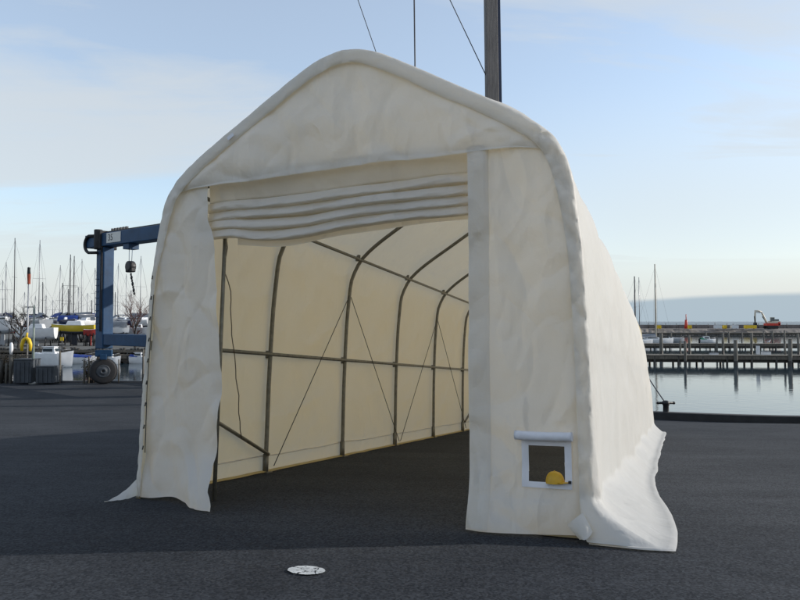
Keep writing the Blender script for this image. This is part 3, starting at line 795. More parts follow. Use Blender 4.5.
c2.grid(rows); vz = c2.build('peak', M['yellow'], cap); sm_ = vz.modifiers.new('solid', 'SOLIDIFY'); sm_.thickness = 0.004
c3 = MB(); c3.box((0.120, -0.02, 0.022), (0.022, 0.05, 0.022)); c3.build('clip', M['black'], cap, bevel=0.003)

# ------------------------------------------------------------------ bollard and mooring rope
bp = at(666, 414.5, 24.4)
bol = empty('bollard', (bp.x, bp.y, gz(bp.x, bp.y)), 'black iron mooring bollard with crossbar at the quay edge right of the tent', 'bollard')
b = MB(); b.lathe([(0.17, 0), (0.17, 0.04), (0.11, 0.07), (0.10, 0.50), (0.125, 0.54), (0.135, 0.60), (0.12, 0.66), (0.05, 0.69)], 16); b.build('post', M['black'], bol)
b = MB(); b.tube([(-0.28, 0, 0.60), (0.28, 0, 0.60)], [0.045, 0.045], 12); b.sphere((-0.29, 0, .60), 0.055); b.sphere((0.29, 0, .60), 0.055); b.build('crossbar', M['black'], bol)

# ------------------------------------------------------------------ pilings
random.seed(11)
def piling(px_, ytop, ybase, wpx, grp='timber mooring piles', label=''):
    Y = 4.9 * F / (ybase - 321.5) if ybase > 322 else 100
    P = at(px_, ybase, Y); T_ = at(px_, ytop, Y); r_ = wpx / F * Y / 2
    o = empty('mooring_pile', (P.x, P.y, WZ), label, 'mooring pile', group=grp)
    h = T_.z - WZ
    lx = 0.03 * random.uniform(-1, 1) * h
    b = MB(); b.tube([(0, 0, -2), (0, 0, 0), (lx * .5, 0, h * .5), (lx, 0, h)], [r_ * 1.05, r_ * 1.05, r_, r_ * .92], 12); b.build('pile_shaft', M['pile'], o)
    b = MB(); b.tube([(0, 0, -1), (0, 0, 0.55)], [r_ * 1.09, r_ * 1.07], 12, smooth=True); b.build('wet_foot', M['wet'], o)
    b = MB(); b.tube([(lx, 0, h), (lx, 0, h + .05)], [r_ * 1.0, r_ * .7], 12); b.build('pile_top', M['timber'], o)
    return o
PL = [(685.4, 341.5, 365.5, 2.6, 'slim grey pile before the nearest pier, closest to the tent'),
      (735.8, 340.5, 365.8, 3.8, 'stout grey pile standing alone before the nearest pier'),
      (790.0, 339.5, 366, 4.0, 'thick pale pile at the far right, before the nearest pier'),
      (785.2, 341.5, 364.5, 2.0, 'thin pile tucked close beside the thick pale one at the far right'),
      (661.3, 333.5, 354.7, 3.4, 'stout pile nearest the sailing boat with the pale mast'),
      (680.3, 341.0, 354, 1.8, 'short thin pile behind the slim pile nearest the tent'),
      (689.6, 335.0, 355, 2.4, 'mid-size pile just right of the two slimmest piles near the tent'),
      (717.0, 336.5, 354, 1.8, 'thin pile left of the taller one beside the green and white boat'),
      (723.0, 333.0, 354, 2.2, 'taller pile just right of the green and white boat'),
      (751.5, 333.0, 354, 2.4, 'pile between the nearest piers directly under the yellow boxes'),
      (798.7, 334.0, 354.5, 2.2, 'pile cut by the right edge of the photograph'),
      (729.0, 332.0, 342.5, 1.4, 'small distant pile right of the green and white boat'),
      (772.8, 331.0, 342.5, 1.6, 'small distant pile below the excavator'),
      (784.5, 330.5, 342.5, 1.6, 'small distant pile right of the excavator'),
      (706.0, 332.5, 342.5, 1.4, 'small distant pile behind the green and white boat'),
      (764.0, 331.5, 342.5, 1.2, 'thinnest distant pile below the excavator arm'),
      (742.0, 332.5, 342.5, 1.2, 'small distant pile between the white and the yellow boxes'),
      (671.0, 333.0, 342.5, 1.4, 'small distant pile right of the pale masted sailing boat')]
for p in PL: piling(*p[:4], label=p[4])

# ------------------------------------------------------------------ piers
def pier(name, label, x0, y0, x1, y1, zt, wd, seed):
    a = Vector((x0, y0, 0)); b_ = Vector((x1, y1, 0)); d = (b_ - a).normalized(); L_ = (b_ - a).length; nn = Vector((-d.y, d.x, 0))
    root = empty(name, (x0, y0, zt), label, 'pier', math.atan2(d.y, d.x))
    dk = MB(); k = 0; x = 0.0
    random.seed(seed)
    while x < L_:
        wpl = 1.6; dk.box((x + wpl / 2, wd / 2, -0.05 + random.uniform(-.012, .012)), (wpl - 0.03, wd + random.uniform(-.05, .05), 0.10)); x += wpl
    dk.build('deck', M['timber'], root)
    bm2 = MB(); bm2.box((L_ / 2, 0.10, -0.30), (L_, 0.16, 0.34)); bm2.box((L_ / 2, wd - .1, -0.30), (L_, 0.16, 0.34)); bm2.build('side_beam', M['timber'], root)
    lg = MB(); x = 1.0
    while x < L_:
        for yy in (0.12, wd - 0.12): lg.tube([(x, yy, -3.5), (x, yy, -0.12)], 0.13, 8)
        x += 2.6
    lg.box((L_ / 2, wd / 2, -0.66), (L_, wd * .7, 0.30)); lg.build('legs', M['wet'], root)
    return root
pier('pier', 'long low timber pier nearest the tent, with the widest dark shadow under it', 12, 76.5, 62, 71.5, -3.75, 2.2, 1)
pier('pier', 'middle timber pier running behind the nearest one', 20, 117, 95, 115, -3.85, 2.2, 2)
# small things on the pier
def small_box(name, label, cat, px_, py_, Y, sx, sy, sz, m, lid=None):
    P = at(px_, py_, Y); o = empty(name, P, label, cat)
    b = MB(); b.box((0, 0, sz / 2), (sx, sy, sz)); b.build('body', m, o, bevel=0.03)
    if lid: b = MB(); b.box((0, 0, sz + .03), (sx * 1.04, sy * 1.04, 0.06)); b.build('lid', lid, o, bevel=0.01)
    return o
small_box('power_pedestal', 'small light grey service cabinet on the middle of the nearest pier', 'cabinet', 758, 354.5, 75.0, 0.32, 0.3, 0.95, M['white'], M['canvas_g'])
small_box('deck_chest', 'low white chest lying on the nearest pier below the excavator', 'chest', 766, 355, 75.2, 0.9, 0.5, 0.35, M['white'], M['canvas_g'])
small_box('deck_chest', 'low grey chest on the nearest pier near the tent', 'chest', 714, 355, 75.6, 0.8, 0.5, 0.18, M['white'], M['canvas_g'])
# gull on the middle pier
gp = at(768.5, 344.2, 116.5); gull = empty('seagull', gp, 'white seagull standing on the middle pier below the excavator', 'bird')
b = MB(); b.tube([(-.55, 0, .55), (-.38, 0, .52), (-.1, 0, .48), (.15, 0, .52), (.30, 0, .66), (.36, 0, .84), (.42, 0, .90), (.48, 0, .88)], [.02, .06, .16, .16, .10, .075, .07, .02], 10); b.build('body', M['white'], gull)
b = MB(); b.tube([(.46, 0, .88), (.58, 0, .85)], [.025, .008], 6); b.build('beak', M['safety'], gull)
for yy in (-.05, .05): b = MB(); b.tube([(0, yy, .38), (0.02, yy, 0)], .012, 5); b.build('leg', M['safety'], gull)
for yy in (-1, 1): b = MB(); b.tube([(.15, yy * .12, .56), (-.2, yy * .14, .52), (-.55, yy * .05, .54)], [.05, .06, .01], 6); b.build('wing', M['canvas_g'], gull)
gull.scale = (0.8, 0.8, 0.8)

# ------------------------------------------------------------------ breakwater
bwr = empty('breakwater', (0, 262, WZ), 'long stone breakwater with a low wall closing the harbour in the distance', 'breakwater')
b = MB(); rows = []
random.seed(3)
for (yy, zz) in ((-9, -1.5), (-6, 0.3), (-3.5, 1.5), (-2.5, 2.0), (6, 2.1), (6.01, 2.1)):
    rows.append([(x, yy + 0.8 * nz3(x * .3, yy), zz + (0.45 * nz3(x * 0.7, yy * 2) if zz < 2 else 0.0)) for x in [i * 1.2 - 20 for i in range(240)]])
b.grid(rows, smooth=False); b.build('stone_mound', M['stone'], bwr)
b = MB(); x = -20
while x < 260:
    hh = 3.55 + 0.06 * random.uniform(-1, 1); b.box((x + 3, 7.2, hh / 2), (5.9, 1.6, hh)); x += 6
b.build('parapet_wall', M['wallstone'], bwr)
for i in range(60):
    x = 4.1 * i + random.uniform(-1.6, 1.6); b = MB(); b.tube([(x, 6, 2), (x, 6, 3.9 + random.uniform(-.2, .6))], 0.10, 6)
    b.build('post', M['wet'], bwr)
# timber berth in front of the breakwater
pier('pier', 'far dark timber pier running along the foot of the stone breakwater', 40, 238, 200, 238, -4.0, 2.4, 5)

# red beacon
P = at(686.2, 329, 262); bc = empty('beacon', (P.x, P.y, -2.8), 'slim red harbour beacon on the breakwater', 'beacon')
b = MB(); b.lathe([(0.75, 0), (0.62, 1.5), (0.45, 3.2), (0.40, 3.3)], 10); b.build('tower', M['red'], bc)
b = MB(); b.lathe([(0.55, 3.3), (0.55, 3.45)], 10); b.tube([(0, 0, 3.4), (0, 0, 5.6)], .18, 8); b.build('lantern', M['red'], bc)
for i, (pxx, wpx, mm, lb) in enumerate(((723, 7, 'white', 'long white crate on the breakwater, leftmost of the row'), (730, 3, 'safety', 'short yellow crate touching the leftmost white one on the breakwater'), (740, 7, 'white', 'white crate on the breakwater between the yellow ones'), (756, 11.5, 'safety', 'long yellow container on the breakwater under the excavator bucket'), (694.5, 3, 'safety', 'small orange-yellow crate just right of the red beacon'), (663, 4, 'safety', 'small yellow crate left of the red beacon, near the sailing mast'))):
    Y = 253; P = at(pxx, 329, Y); o = empty('crate', (P.x, 257.2, -2.82), lb, 'crate', group='crates on the breakwater')
    s = wpx / F * Y * 1.0; b = MB(); b.box((0, 0, .75), (s, 1.4, 1.2)); b.box((-s * .35, 0, 0.08), (.3, 1.3, .16)); b.box((s * .35, 0, 0.08), (.3, 1.3, .16)); b.build('body', M[mm], o, bevel=.06)
    b = MB()
    for k in range(5): b.box((-s / 2 + s * (k + .5) / 5, -0.72, .75), (.08, .06, 1.1))
    b.build('ribs', M[mm], o)

# excavator on the breakwater
P = at(771, 329, 261)
ex = empty('excavator', (P.x, 261, -2.8), 'red and white crawler excavator with raised arm on the breakwater', 'excavator'); K = 1.0
b = MB()
for yy in (-1.2, 1.2):
    b.tube([(-2.3, yy, .55), (-2.0, yy, .95), (2.0, yy, .95), (2.4, yy, .55), (2.0, yy, .12), (-2.0, yy, .12), (-2.3, yy, .55)], .18, 6); b.box((0, yy, .53), (4.0, .5, .75))
b.build('tracks', M['dark'], ex)
b = MB(); b.box((0.4, 0, 1.65), (5.2, 2.7, .95)); b.box((2.6, 0, 1.9), (1.0, 2.7, 1.3)); b.build('body', M['red'], ex, bevel=.12)
b = MB(); b.box((1.3, 0.0, 2.55), (3.6, 2.5, .9)); b.build('engine_cover', M['cream'], ex, bevel=.12)
b = MB(); b.box((0.2, -0.7, 3.5), (1.5, 1.1, 1.7), taper=(.85, .9)); b.box((2.2, .3, 3.3), (1.6, 1.4, 0.8)); cb = b.build('cab', M['glass'], ex, bevel=.1)
b = MB(); b.box((0.2, -0.7, 4.38), (1.4, 1.1, .1)); b.build('cab_roof', M['cream'], cb, bevel=.03)
b = MB(); b.tube([(-1.4, .3, 1.9), (-2.1, .3, 3.6), (-3.0, .3, 5.6), (-3.6, .3, 6.6)], [.42, .40, .36, .25], 8); b.build('boom', M['cream'], ex)
b = MB(); b.tube([(-3.3, .3, 6.5), (-4.6, .3, 6.9), (-5.9, .3, 7.0), (-6.0, .3, 5.4), (-6.0, .3, 2.5)], [.22, .34, .36, .34, .24], 8); b.build('dipper_arm', M['cream'], ex)
b = MB(); b.tube([(-1.6, .3, 2.3), (-3.2, .3, 4.7)], .12, 8); b.tube([(-3.9, .3, 6.2), (-5.6, .3, 6.4)], .12, 8); b.build('hydraulic_ram', M['black'], ex)
b = MB(); b.box((-6.0, .3, 1.75), (1.1, 1.3, 1.3), taper=(.7, 1)); b.tube([(-6.0, .3, 2.3), (-6.2, .3, 4.9)], .26, 8); b.build('bucket', M['black'], ex, bevel=.06)

# ------------------------------------------------------------------ boats
def hull_rows(L_, B, H, sheer=0.15, transom=0.75, n=18, m=8, depth=0.5):
    rows = []
    for i in range(n + 1):
        t = i / n; x = -L_ / 2 + L_ * t
        wdt = B / 2 * (min(1.0, transom + (1 - transom) * math.sin(min(1, t / 0.45) * math.pi / 2)) if t < 0.45 else max(0.015, 1 - ((t - 0.45) / 0.55) ** 2.1))
        zt = H * (1 + sheer * (t - 0.4) ** 2 * 4); zb = -depth * math.sin(math.pi * min(1, t * 0.9 + 0.12)) ** .7 if t < .97 else 0.0
        r_ = []
        for j in range(2 * m + 1):
            a = (j - m) / m; s = 1 if a >= 0 else -1; aa = abs(a)
            y = s * wdt * (math.sin(aa * math.pi / 2) ** 0.75); z = lerp(zb, zt, (1 - math.cos(aa * math.pi / 2)) ** 0.9)
            r_.append(Vector((x + (0.10 * H * (z / max(H, .1)) if t > .9 else 0), y, z)))
        rows.append(r_)
    return rows
def add_hull(o, L_, B, H, m_hull, m_bot, depth=0.5, transom=.75, wl=0.12):
    rows = hull_rows(L_, B, H, depth=depth, transom=transom); nn = len(rows[0])
    b = MB(); b.grid(rows); b.add(rows[0], [tuple(range(nn))]); h = b.build('hull', m_hull, o)
    # antifouled bottom, a hair outside the hull
    b = MB(); rr = []
    for r_ in rows:
        q_ = []
        for p in r_:
            z = min(p.z, wl)
            q_.append(Vector((p.x, p.y * (1.012 if p.z <= wl else 1.012 * (abs(p.y) / max(abs(p.y), 1e-6))), z - 0.01)) if p.z <= wl + 1e-6 else None)
        idx = [k for k, v_ in enumerate(q_) if v_ is not None]
        lo, hi = (idx[0], idx[-1]) if idx else (8, 8)
        mid = 8
        keep = [q_[k] if q_[k] is not None else (q_[lo] if k < mid and idx else q_[hi] if idx else r_[mid]) for k in range(nn)]
        rr.append(keep)
    b.grid(rr); b.build('bottom_paint', m_bot, h)
    # deck
    b = MB(); b.grid([[r_[0] + Vector((0, 0.03, -.03)), Vector((r_[0].x, 0, r_[0].z + 0.05)), r_[-1] + Vector((0, -.03, -.03))] for r_ in rows]); b.build('deck', M['white'], h)
    return rows
def sailboat(loc, rz, L_, mast_h, label, m_hull, m_bot, m_mast, cover=None, on_stand=False, group='sailing boats laid up in the harbour', spreader=True, mast_r=None):
    H = L_ * 0.115; B = L_ * 0.31
    o = empty('sailboat', loc, label, 'sailing boat', rz, group)
    z0 = (1.55 if on_stand else -0.05)
    body = []
    rows = add_hull_at(o, L_, B, H, m_hull, m_bot, z0)
    b = MB(); b.box((-L_ * .02, 0, z0 + H + 0.22), (L_ * .36, B * .55, .5), taper=(.8, .8)); cbn = b.build('cabin', M['white'], o, bevel=.08)
    b = MB()
    for s in (-1, 1): b.box((-L_ * .02, s * B * .26, z0 + H + 0.26), (L_ * .26, .03, .16))
    b.build('windows', M['glass'], cbn)
    xm = L_ * .08; r_ = mast_r or max(.05, mast_h * .0065)
    b = MB(); b.tube([(xm, 0, z0 + H * .9), (xm, 0, z0 + H + mast_h * .5), (xm - .05, 0, z0 + H + mast_h)], [r_, r_, r_ * .75], 8); ms = b.build('mast', m_mast, o)
    if spreader:
        b = MB(); zs_ = z0 + H + mast_h * .52; b.beam((xm, -B * .36, zs_), (xm, B * .36, zs_), .05, .04); b.build('spreader', m_mast, ms)
    b = MB(); topz = z0 + H + mast_h * .97
    for e in ((L_ * .48, 0), (-L_ * .48, 0)): b.tube([(xm, 0, topz), (e[0], e[1], z0 + H)], .012, 4)
    for s in (-1, 1): b.tube([(xm, 0, topz), (xm, s * B * .36, z0 + H + mast_h * .52), (xm - .1, s * B * .45, z0 + H)], .010, 4)
    b.build('stays', M['dkmast'], ms)
    b = MB(); b.tube([(xm, 0, z0 + H + .95), (-L_ * .34, 0, z0 + H + .95)], [.10, .08], 8); b.build('boom', m_mast, o)
    if cover:
        b = MB(); rws = []
        for i in range(9):
            t = i / 8; x = lerp(xm - .1, -L_ * .33, t)
            rws.append([Vector((x, y_, z0 + H + z_)) for y_, z_ in ((-B * .30, .45), (-.16, 1.05 - .1 * t), (0, 1.30 - .2 * t), (.16, 1.05 - .1 * t), (B * .30, .45))])
        b.grid(rws); b.build('boom_cover', cover, o)
    if on_stand:
        b = MB(); b.box((0, 0, z0 - 0.62), (L_ * .2, .18, 1.3)); b.build('keel', m_bot, o, bevel=.05)
        for sx in (-.28, .25):
            for sy in (-1, 1):
                b = MB(); b.tube([(L_ * sx, sy * B * .55, -1.0), (L_ * sx, sy * B * .30, z0 + .1)], .06, 6); b.build('cradle_leg', M['black'], o)
    return o
def add_hull_at(o, L_, B, H, mh, mb, z0):
    before = set(bpy.data.objects)
    rows = add_hull(o, L_, B, H, mh, mb, depth=L_ * .05, wl=H * .18)
    for x in set(bpy.data.objects) - before:
        if x.parent == o: x.location.z += z0
    return rows

# far boatyard across the basin
YZ = -3.35
fy = MB(); pts = [(-260, 80), (-30, 80), (-4, 82), (2, 90), (2, 420), (-260, 420)]
fy.add([(a, b_, YZ) for a, b_ in pts] + [(a, b_, -7) for a, b_ in pts], [tuple(range(6))] + [(i, i + 6, (i + 1) % 6 + 6, (i + 1) % 6) for i in range(6)])
struct(fy.build('far_yard_ground', M['yard']))
# quay facing piles of the yard
fp = empty('yard_bulkhead', (0, 79.7, WZ), 'dark timber bulkhead along the edge of the far boatyard', 'bulkhead')
b = MB(); x = -90
random.seed(9)
while x < -30: b.tube([(x, 0, -1), (x, 0, 1.6 + random.uniform(-.05, .25))], .17, 6); x += .42
b.build('sheet_piles', M['wet'], fp); b = MB(); b.box((-60, -.22, 1.35), (60, .2, .28)); b.build('waling', M['timber'], fp)

random.seed(21)
MASTS = [  # px, ytop, kind
 (3.0, 280, 'a'), (6.3, 262, 'd'), (15.3, 238, 'k'), (24.5, 292, 'a'), (35.4, 296, 'a'), (40.0, 240, 'a'), (43.0, 282, 'k'), (46.3, 295, 'a'),
 (53.0, 300, 'a'), (60.3, 265, 'a'), (62.8, 283, 'k'), (68.6, 289, 'k'), (70.6, 254.5, 'k'), (74.3, 256, 'k'), (78.7, 287, 'a'), (82.3, 259, 'a'), (87.4, 293, 'a'),
 (92.0, 300, 'k'), (95.4, 268, 'a'), (112.3, 275.5, 'a'), (118.3, 263.5, 'a'), (126.4, 274, 'a'), (141.0, 256, 'a'), (131.0, 290, 'a'), (115.3, 292, 'k')]
ords = ['leftmost', 'second', 'third', 'fourth', 'fifth', 'sixth', 'seventh', 'eighth', 'ninth', 'tenth', 'eleventh', 'twelfth', 'thirteenth', 'fourteenth', 'fifteenth', 'sixteenth', 'seventeenth', 'eighteenth', 'nineteenth', 'twentieth', 'twenty-first', 'twenty-second', 'twenty-third', 'twenty-fourth', 'twenty-fifth']
hulls = [('white', 'white'), ('grey_hull', 'grey'), ('white', 'white'), ('navy', 'navy')]
MASTS.sort()
for i, (mx_, yt, kd) in enumerate(MASTS):
    Y = random.uniform(104, 135)
    hm, hn = hulls[i % 4]
    near = {'leftmost': ''}
    where = 'left of the blue boat hoist leg' if mx_ < 97 else 'right of the blue boat hoist leg, in the gap before the tent'
    hl = 'tall' if yt < 262 else 'short' if yt > 285 else 'medium'
    L_ = random.uniform(7.5, 10)
    H = L_ * .115; base = YZ + 1.0
    xm = L_ * .08; rz = random.choice([0.2, math.pi - .3, 1.2, 2.2, -1.0]) + random.uniform(-.2, .2)
    T_ = at(mx_, yt, Y); mh = T_.z - (base + 1.55 + H)
    loc = (T_.x - math.cos(rz) * xm, Y - math.sin(rz) * xm, base)
    if i < 25:
        nm = ords[i] + (' mast from the left' if i else ' mast of all')
    sailboat(loc, rz, L_, mh, '%s hulled yacht on cradle in far yard, %s %s mast, %s' % (hn, ords[i] if i else 'leftmost', hl if False else ('dark' if kd == 'k' else 'pale'), where) if False else
             '%s-hulled yacht on a cradle, its %s %s mast the %s from the left' % (hn, hl, 'dark' if kd in 'kd' else 'pale', ords[i] if i else 'first'),
             M[hm], M['red_af'] if i % 5 == 2 else M['antifoul'], M['dkmast'] if kd == 'k' else M['alu'], [None, M['canvas'], M['canvas_g']][i % 3], True,
             'yachts laid up on cradles in the far yard', mast_r=.085 if kd == 'k' else .065)

# landmark boats in the front row of the yard
def laidup(px0, px1, ytop, ybot, Y, m_h, m_b, label, rz=0.0, cover=None, cabin=True):
    a = at(px0, ytop, Y); b_ = at(px1, ytop, Y); L_ = (b_.x - a.x); zc_ = at(0, ytop, Y).z; zb = at(0, ybot, Y).z; H = (zc_ - zb) * .62
    o = empty('laid_up_boat', ((a.x + b_.x) / 2, Y, YZ), label, 'boat', rz, 'boats in the front row of the far yard')
    z0 = zb - YZ + (zc_ - zb) * .35; B = L_ * .3
    before = set(bpy.data.objects); add_hull(o, L_, B, H, m_h, m_b, depth=(zc_ - zb) * .35, wl=H * .1)
    for x in set(bpy.data.objects) - before:
        if x.parent == o: x.location.z += z0
    if cabin:
        b = MB(); b.box((-L_ * .03, 0, z0 + H + .3), (L_ * .38, B * .55, .6), taper=(.8, .8)); c_ = b.build('cabin', M['white'], o, bevel=.1)
        b = MB(); b.box((-L_ * .03, -B * .265, z0 + H + .34), (L_ * .28, .04, .2)); b.build('window', M['glass'], c_)
    if cover:
        b = MB(); rws = []
        for i in range(13):
            t = i / 12; x = lerp(-L_ * .47, L_ * .42, t); bw_ = B * .5 * (1 if t < .6 else 1 - ((t - .6) / .55) ** 2)
            rws.append([Vector((x, y_ * bw_, z0 + H + z_ + .06 * nz3(x, y_ * 3))) for y_, z_ in ((-1, -.1), (-.8, .25), (-.4, .6), (0, .85), (.4, .6), (.8, .25), (1, -.1))])
        b.grid(rws); b.build('winter_cover', cover, o)
    for sx in (-.3, .0, .27):
        b = MB()
        for sy in (-1, 1): b.tube([(L_ * sx, sy * B * .5, 0), (L_ * sx, sy * B * .28, z0 + .1)], .07, 6)
        b.tube([(L_ * sx, -B * .5, .1), (L_ * sx, B * .5, .1)], .07, 6); b.build('cradle', M['black'], o)
    b = MB(); b.box((0, 0, z0 * .42), (L_ * .16, .2, z0 * .8)); b.build('keel', m_b, o, bevel=.05)
    return o
laidup(-14, 19, 320.5, 334, 92, M['white'], M['grey_hull'], 'big white hull on a cradle cut by the left edge of the photograph', math.pi * .0)
laidup(16, 56, 328, 341, 90, M['white'], M['grey_hull'], 'white and pale grey hull left of the mustard yellow one', math.pi)
laidup(52, 96, 325, 334.5, 93, M['yellow_hull'], M['antifoul'], 'long mustard yellow yacht hull propped in the yard', math.pi, cover=None)
laidup(84, 97, 329.5, 336, 91.5, M['red_af'], M['red_af'], 'small red hull poking out just left of the blue hoist leg', 0.1, cabin=False)
laidup(110, 129, 326.5, 336, 94, M['white'], M['antifoul'], 'white hull in the gap between hoist leg and bare reddish tree', 0.0, cover=M['canvas_g'])
laidup(128, 150, 328, 338, 96, M['grey_hull'], M['antifoul'], 'grey hull behind the bare reddish tree', 0.0)
laidup(58, 80, 320.5, 327, 106, M['white'], M['antifoul'], 'white boat under a blue cover seen above the mustard yellow hull', 0.0, cover=M['canvas'])
laidup(80, 96, 321, 327, 108, M['white'], M['antifoul'], 'white boat under a grey cover just left of the hoist leg top row', 0.0, cover=M['canvas_g'])

# motorboats afloat at the far berth
def motorboat(px0, px1, ywl, label, m_h, canvas=None, cabin=True, rz=0.0, h=1.0):
    Y = 4.9 * F / (ywl - 321.5); a = at(px0, ywl, Y); b_ = at(px1, ywl, Y); L_ = b_.x - a.x
    o = empty('motorboat', ((a.x + b_.x) / 2, Y, WZ), label, 'motorboat', rz, 'motorboats afloat')
    H = max(.75, L_ * .17) * h; B = L_ * .36
    add_hull(o, L_, B, H, m_h, M['antifoul'], depth=.25, transom=.9, wl=.06)
    if cabin:
        b = MB(); b.box((-L_ * .10, 0, H + L_ * .09), (L_ * .40, B * .72, L_ * .19), taper=(.78, .85)); c_ = b.build('cabin', M['white'], o, bevel=.08)
        b = MB()
        for s in (-1, 1): b.box((-L_ * .12, s * B * .345, H + L_ * .11), (L_ * .26, .05, L_ * .08))
        b.box((L_ * .085, 0, H + L_ * .11), (.06, B * .55, L_ * .08)); b.build('window', M['glass'], c_)
        b = MB(); b.box((-L_ * .12, 0, H + L_ * .2), (L_ * .36, B * .68, .05)); b.build('cabin_roof', M['white'], c_, bevel=.02)
    if canvas:
        b = MB(); rws = []
        for i in range(11):
            t = i / 10; x = lerp(-L_ * .48, L_ * (.38 if not cabin else -.12), t)
            rws.append([Vector((x, y_ * B * .48, H + z_ * L_ * .10 * (1 - .5 * t) + .05 * nz3(x * 2, y_ * 3))) for y_, z_ in ((-1, -.1), (-.7, .7), (0, 1.3), (.7, .7), (1, -.1))])
        b.grid(rws); b.build('canvas_cover', canvas, o)
    b = MB(); b.tube([(L_ * .15, -B * .4, H), (L_ * .18, -B * .38, H + .4), (L_ * .47, -.05, H + .5), (L_ * .18, B * .38, H + .4), (L_ * .15, B * .4, H)], .02, 5); b.build('bow_rail', M['alu'], o)
    b = MB(); b.box((-L_ * .5 - .15, 0, H * .6), (.3, .35, .9)); b.build('outboard', M['black'], o, bevel=.06)
    return o
motorboat(36, 72, 367, 'white cabin motorboat afloat behind the quay, the largest of the moored ones', M['white'], h=1.9)
motorboat(68, 96, 363.5, 'low white boat with a dark blue cover left of the hoist wheel', M['white'], M['canvas'], False)
motorboat(104, 120, 364, 'small white cabin boat with grey cover right of the hoist wheel', M['white'], M['canvas_g'], True)
motorboat(114, 135, 362.5, 'white boat with a bright blue cover in the gap before the tent', M['white'], M['canvas'], False)
motorboat(130, 152, 363.2, 'white boat with blue cover partly hidden by the tent wall', M['white'], M['canvas'], True)
motorboat(-8, 6, 361.5, 'blue-covered boat cut by the left edge of the photograph', M['white'], M['canvas'], True)
motorboat(700, 716, 342.8, 'small white and green fishing boat by the middle pier', M['white'], M['green'], True)
motorboat(668, 684, 342.0, 'low pale boat between the pale masted yacht and the small fishing boat', M['grey_hull'], M['canvas_g'], False)
b_ = at(70, 350, 79); 

# small floating pontoon across the basin, dark
pier('pier', 'dark pontoon across the basin behind the blue hoist wheel', -60, 78.2, -22, 78.6, -3.9, 1.0, 8)

# yacht moored on the right with pale mast, others behind
Pm = at(656, 343, 148)
sailboat((Pm.x - .72, Pm.y, WZ), 0.0, 9.0, at(656, 264, 148).z - WZ - 1.0, 'white yacht with a tall pale mast moored right of the tent', M['white'], M['navy'], M['cream'], M['canvas_g'], False, 'yachts afloat right of the tent', mast_r=.20)
Pm = at(640, 340, 165)
sailboat((Pm.x - .7, Pm.y, WZ), 0.15, 8.5, at(640, 277, 165).z - WZ - 1.0, 'yacht with a thin grey mast beside the tent wall', M['navy'], M['navy'], M['alu'], M['canvas'], False, 'yachts afloat right of the tent', mast_r=.10)
Pm = at(635.5, 340, 140)
sailboat((Pm.x - .7, Pm.y, WZ), 0.0, 8.5, at(635.5, 276, 140).z - WZ - 1.0, 'yacht with a dark mast almost touching the tent wall', M['white'], M['navy'], M['dkmast'], M['canvas'], False, 'yachts afloat right of the tent', mast_r=.15)

# ------------------------------------------------------------------ wooden ship moored behind the tent
SD = 30.3
m0 = at(495, 330, SD); rzs = math.atan2(-0.477, 0.88)
ship = empty('wooden_ship', (m0.x - .6, m0.y + .3, WZ), 'old wooden sailing ship moored behind the tent, its thick grey mast rising above the roof', 'sailing ship', rzs)
rows = hull_rows(10, 3.0, 1.7, depth=.5, transom=.6); b = MB(); b.grid(rows); b.add(rows[0], [tuple(range(17))]); sh = b.build('hull', M['kerbwood'], ship)
b = MB(); b.grid([[r_[0] + Vector((0, .06, -.12)), Vector((r_[0].x, 0, r_[0].z - .05)), r_[-1] + Vector((0, -.06, -.12))] for r_ in rows]); b.build('deck', M['timber'], ship)
b = MB(); b.box((-2.6, 0, 1.9), (2.4, 1.5, .7)); b.build('deckhouse', M['mastwood'], ship, bevel=.05)
inv = ship.matrix_basis.inverted() if False else (Matrix.Translation(ship.location) @ Matrix.Rotation(rzs, 4, 'Z')).inverted()
def sl(px_, py_, Y=SD): return inv @ at(px_, py_, Y)
mt = MB(); base_ = sl(496.5, 360); base_.z = 1.3; topm = sl(489.8, -46)
dd = (topm - base_).normalized(); M3 = Vector((0, 0, 1)).rotation_difference(dd).to_matrix() @ Matrix.Rotation(R(-18) - rzs + R(28), 3, 'Z')
Lm = (topm - base_).length
mt.box((base_ + topm) / 2, (.60, .42, Lm), M3, taper=(.9, .9)); mast_o = mt.build('mast', M['mastwood'], ship, bevel=.03)
ed = MB(); ed.box((base_ + topm) / 2 + M3 @ Vector((0.34, -.02, 0)), (.15, .34, Lm * .995), M3, taper=(.9, .9)); ed.build('mast_track', M['blueedge'], mast_o)
def line(name, pts_, r_, parent=ship): b = MB(); b.tube(pts_, r_, 6); return b.build(name, M['dkmast'], parent)
gaff_end = sl(327, -92); gaff_in = sl(489, -20)
b = MB(); b.tube([gaff_in, gaff_end], [.11, .07], 8); b.build('gaff', M['mastwood'], ship)
def on_gaff(t): return gaff_in.lerp(gaff_end, t)
line('halyard', [on_gaff(.465), sl(415, 62), sl(415.5, 375)], .034)
line('stay', [on_gaff(.43), sl(450, 0), sl(491, 86)], .022)
line('stay', [gaff_end, sl(358, 0), sl(376, 52), sl(470, 350)], .018)
# mooring rope from the ship's bow to the bollard
bw0 = Vector(bol.location) + Vector((0, 0, .58)); b = MB(); a_ = at(630, 345, 26.5); pts = []
for i in range(13):
    t = i / 12; p = a_.lerp(bw0, t); p.z -= .10 * math.sin(math.pi * t); pts.append(p)
b.tube(pts, .022, 6); tag(b.build('mooring_rope', M['dkmast']), 'dark taut mooring rope running down to the black bollard', 'rope')

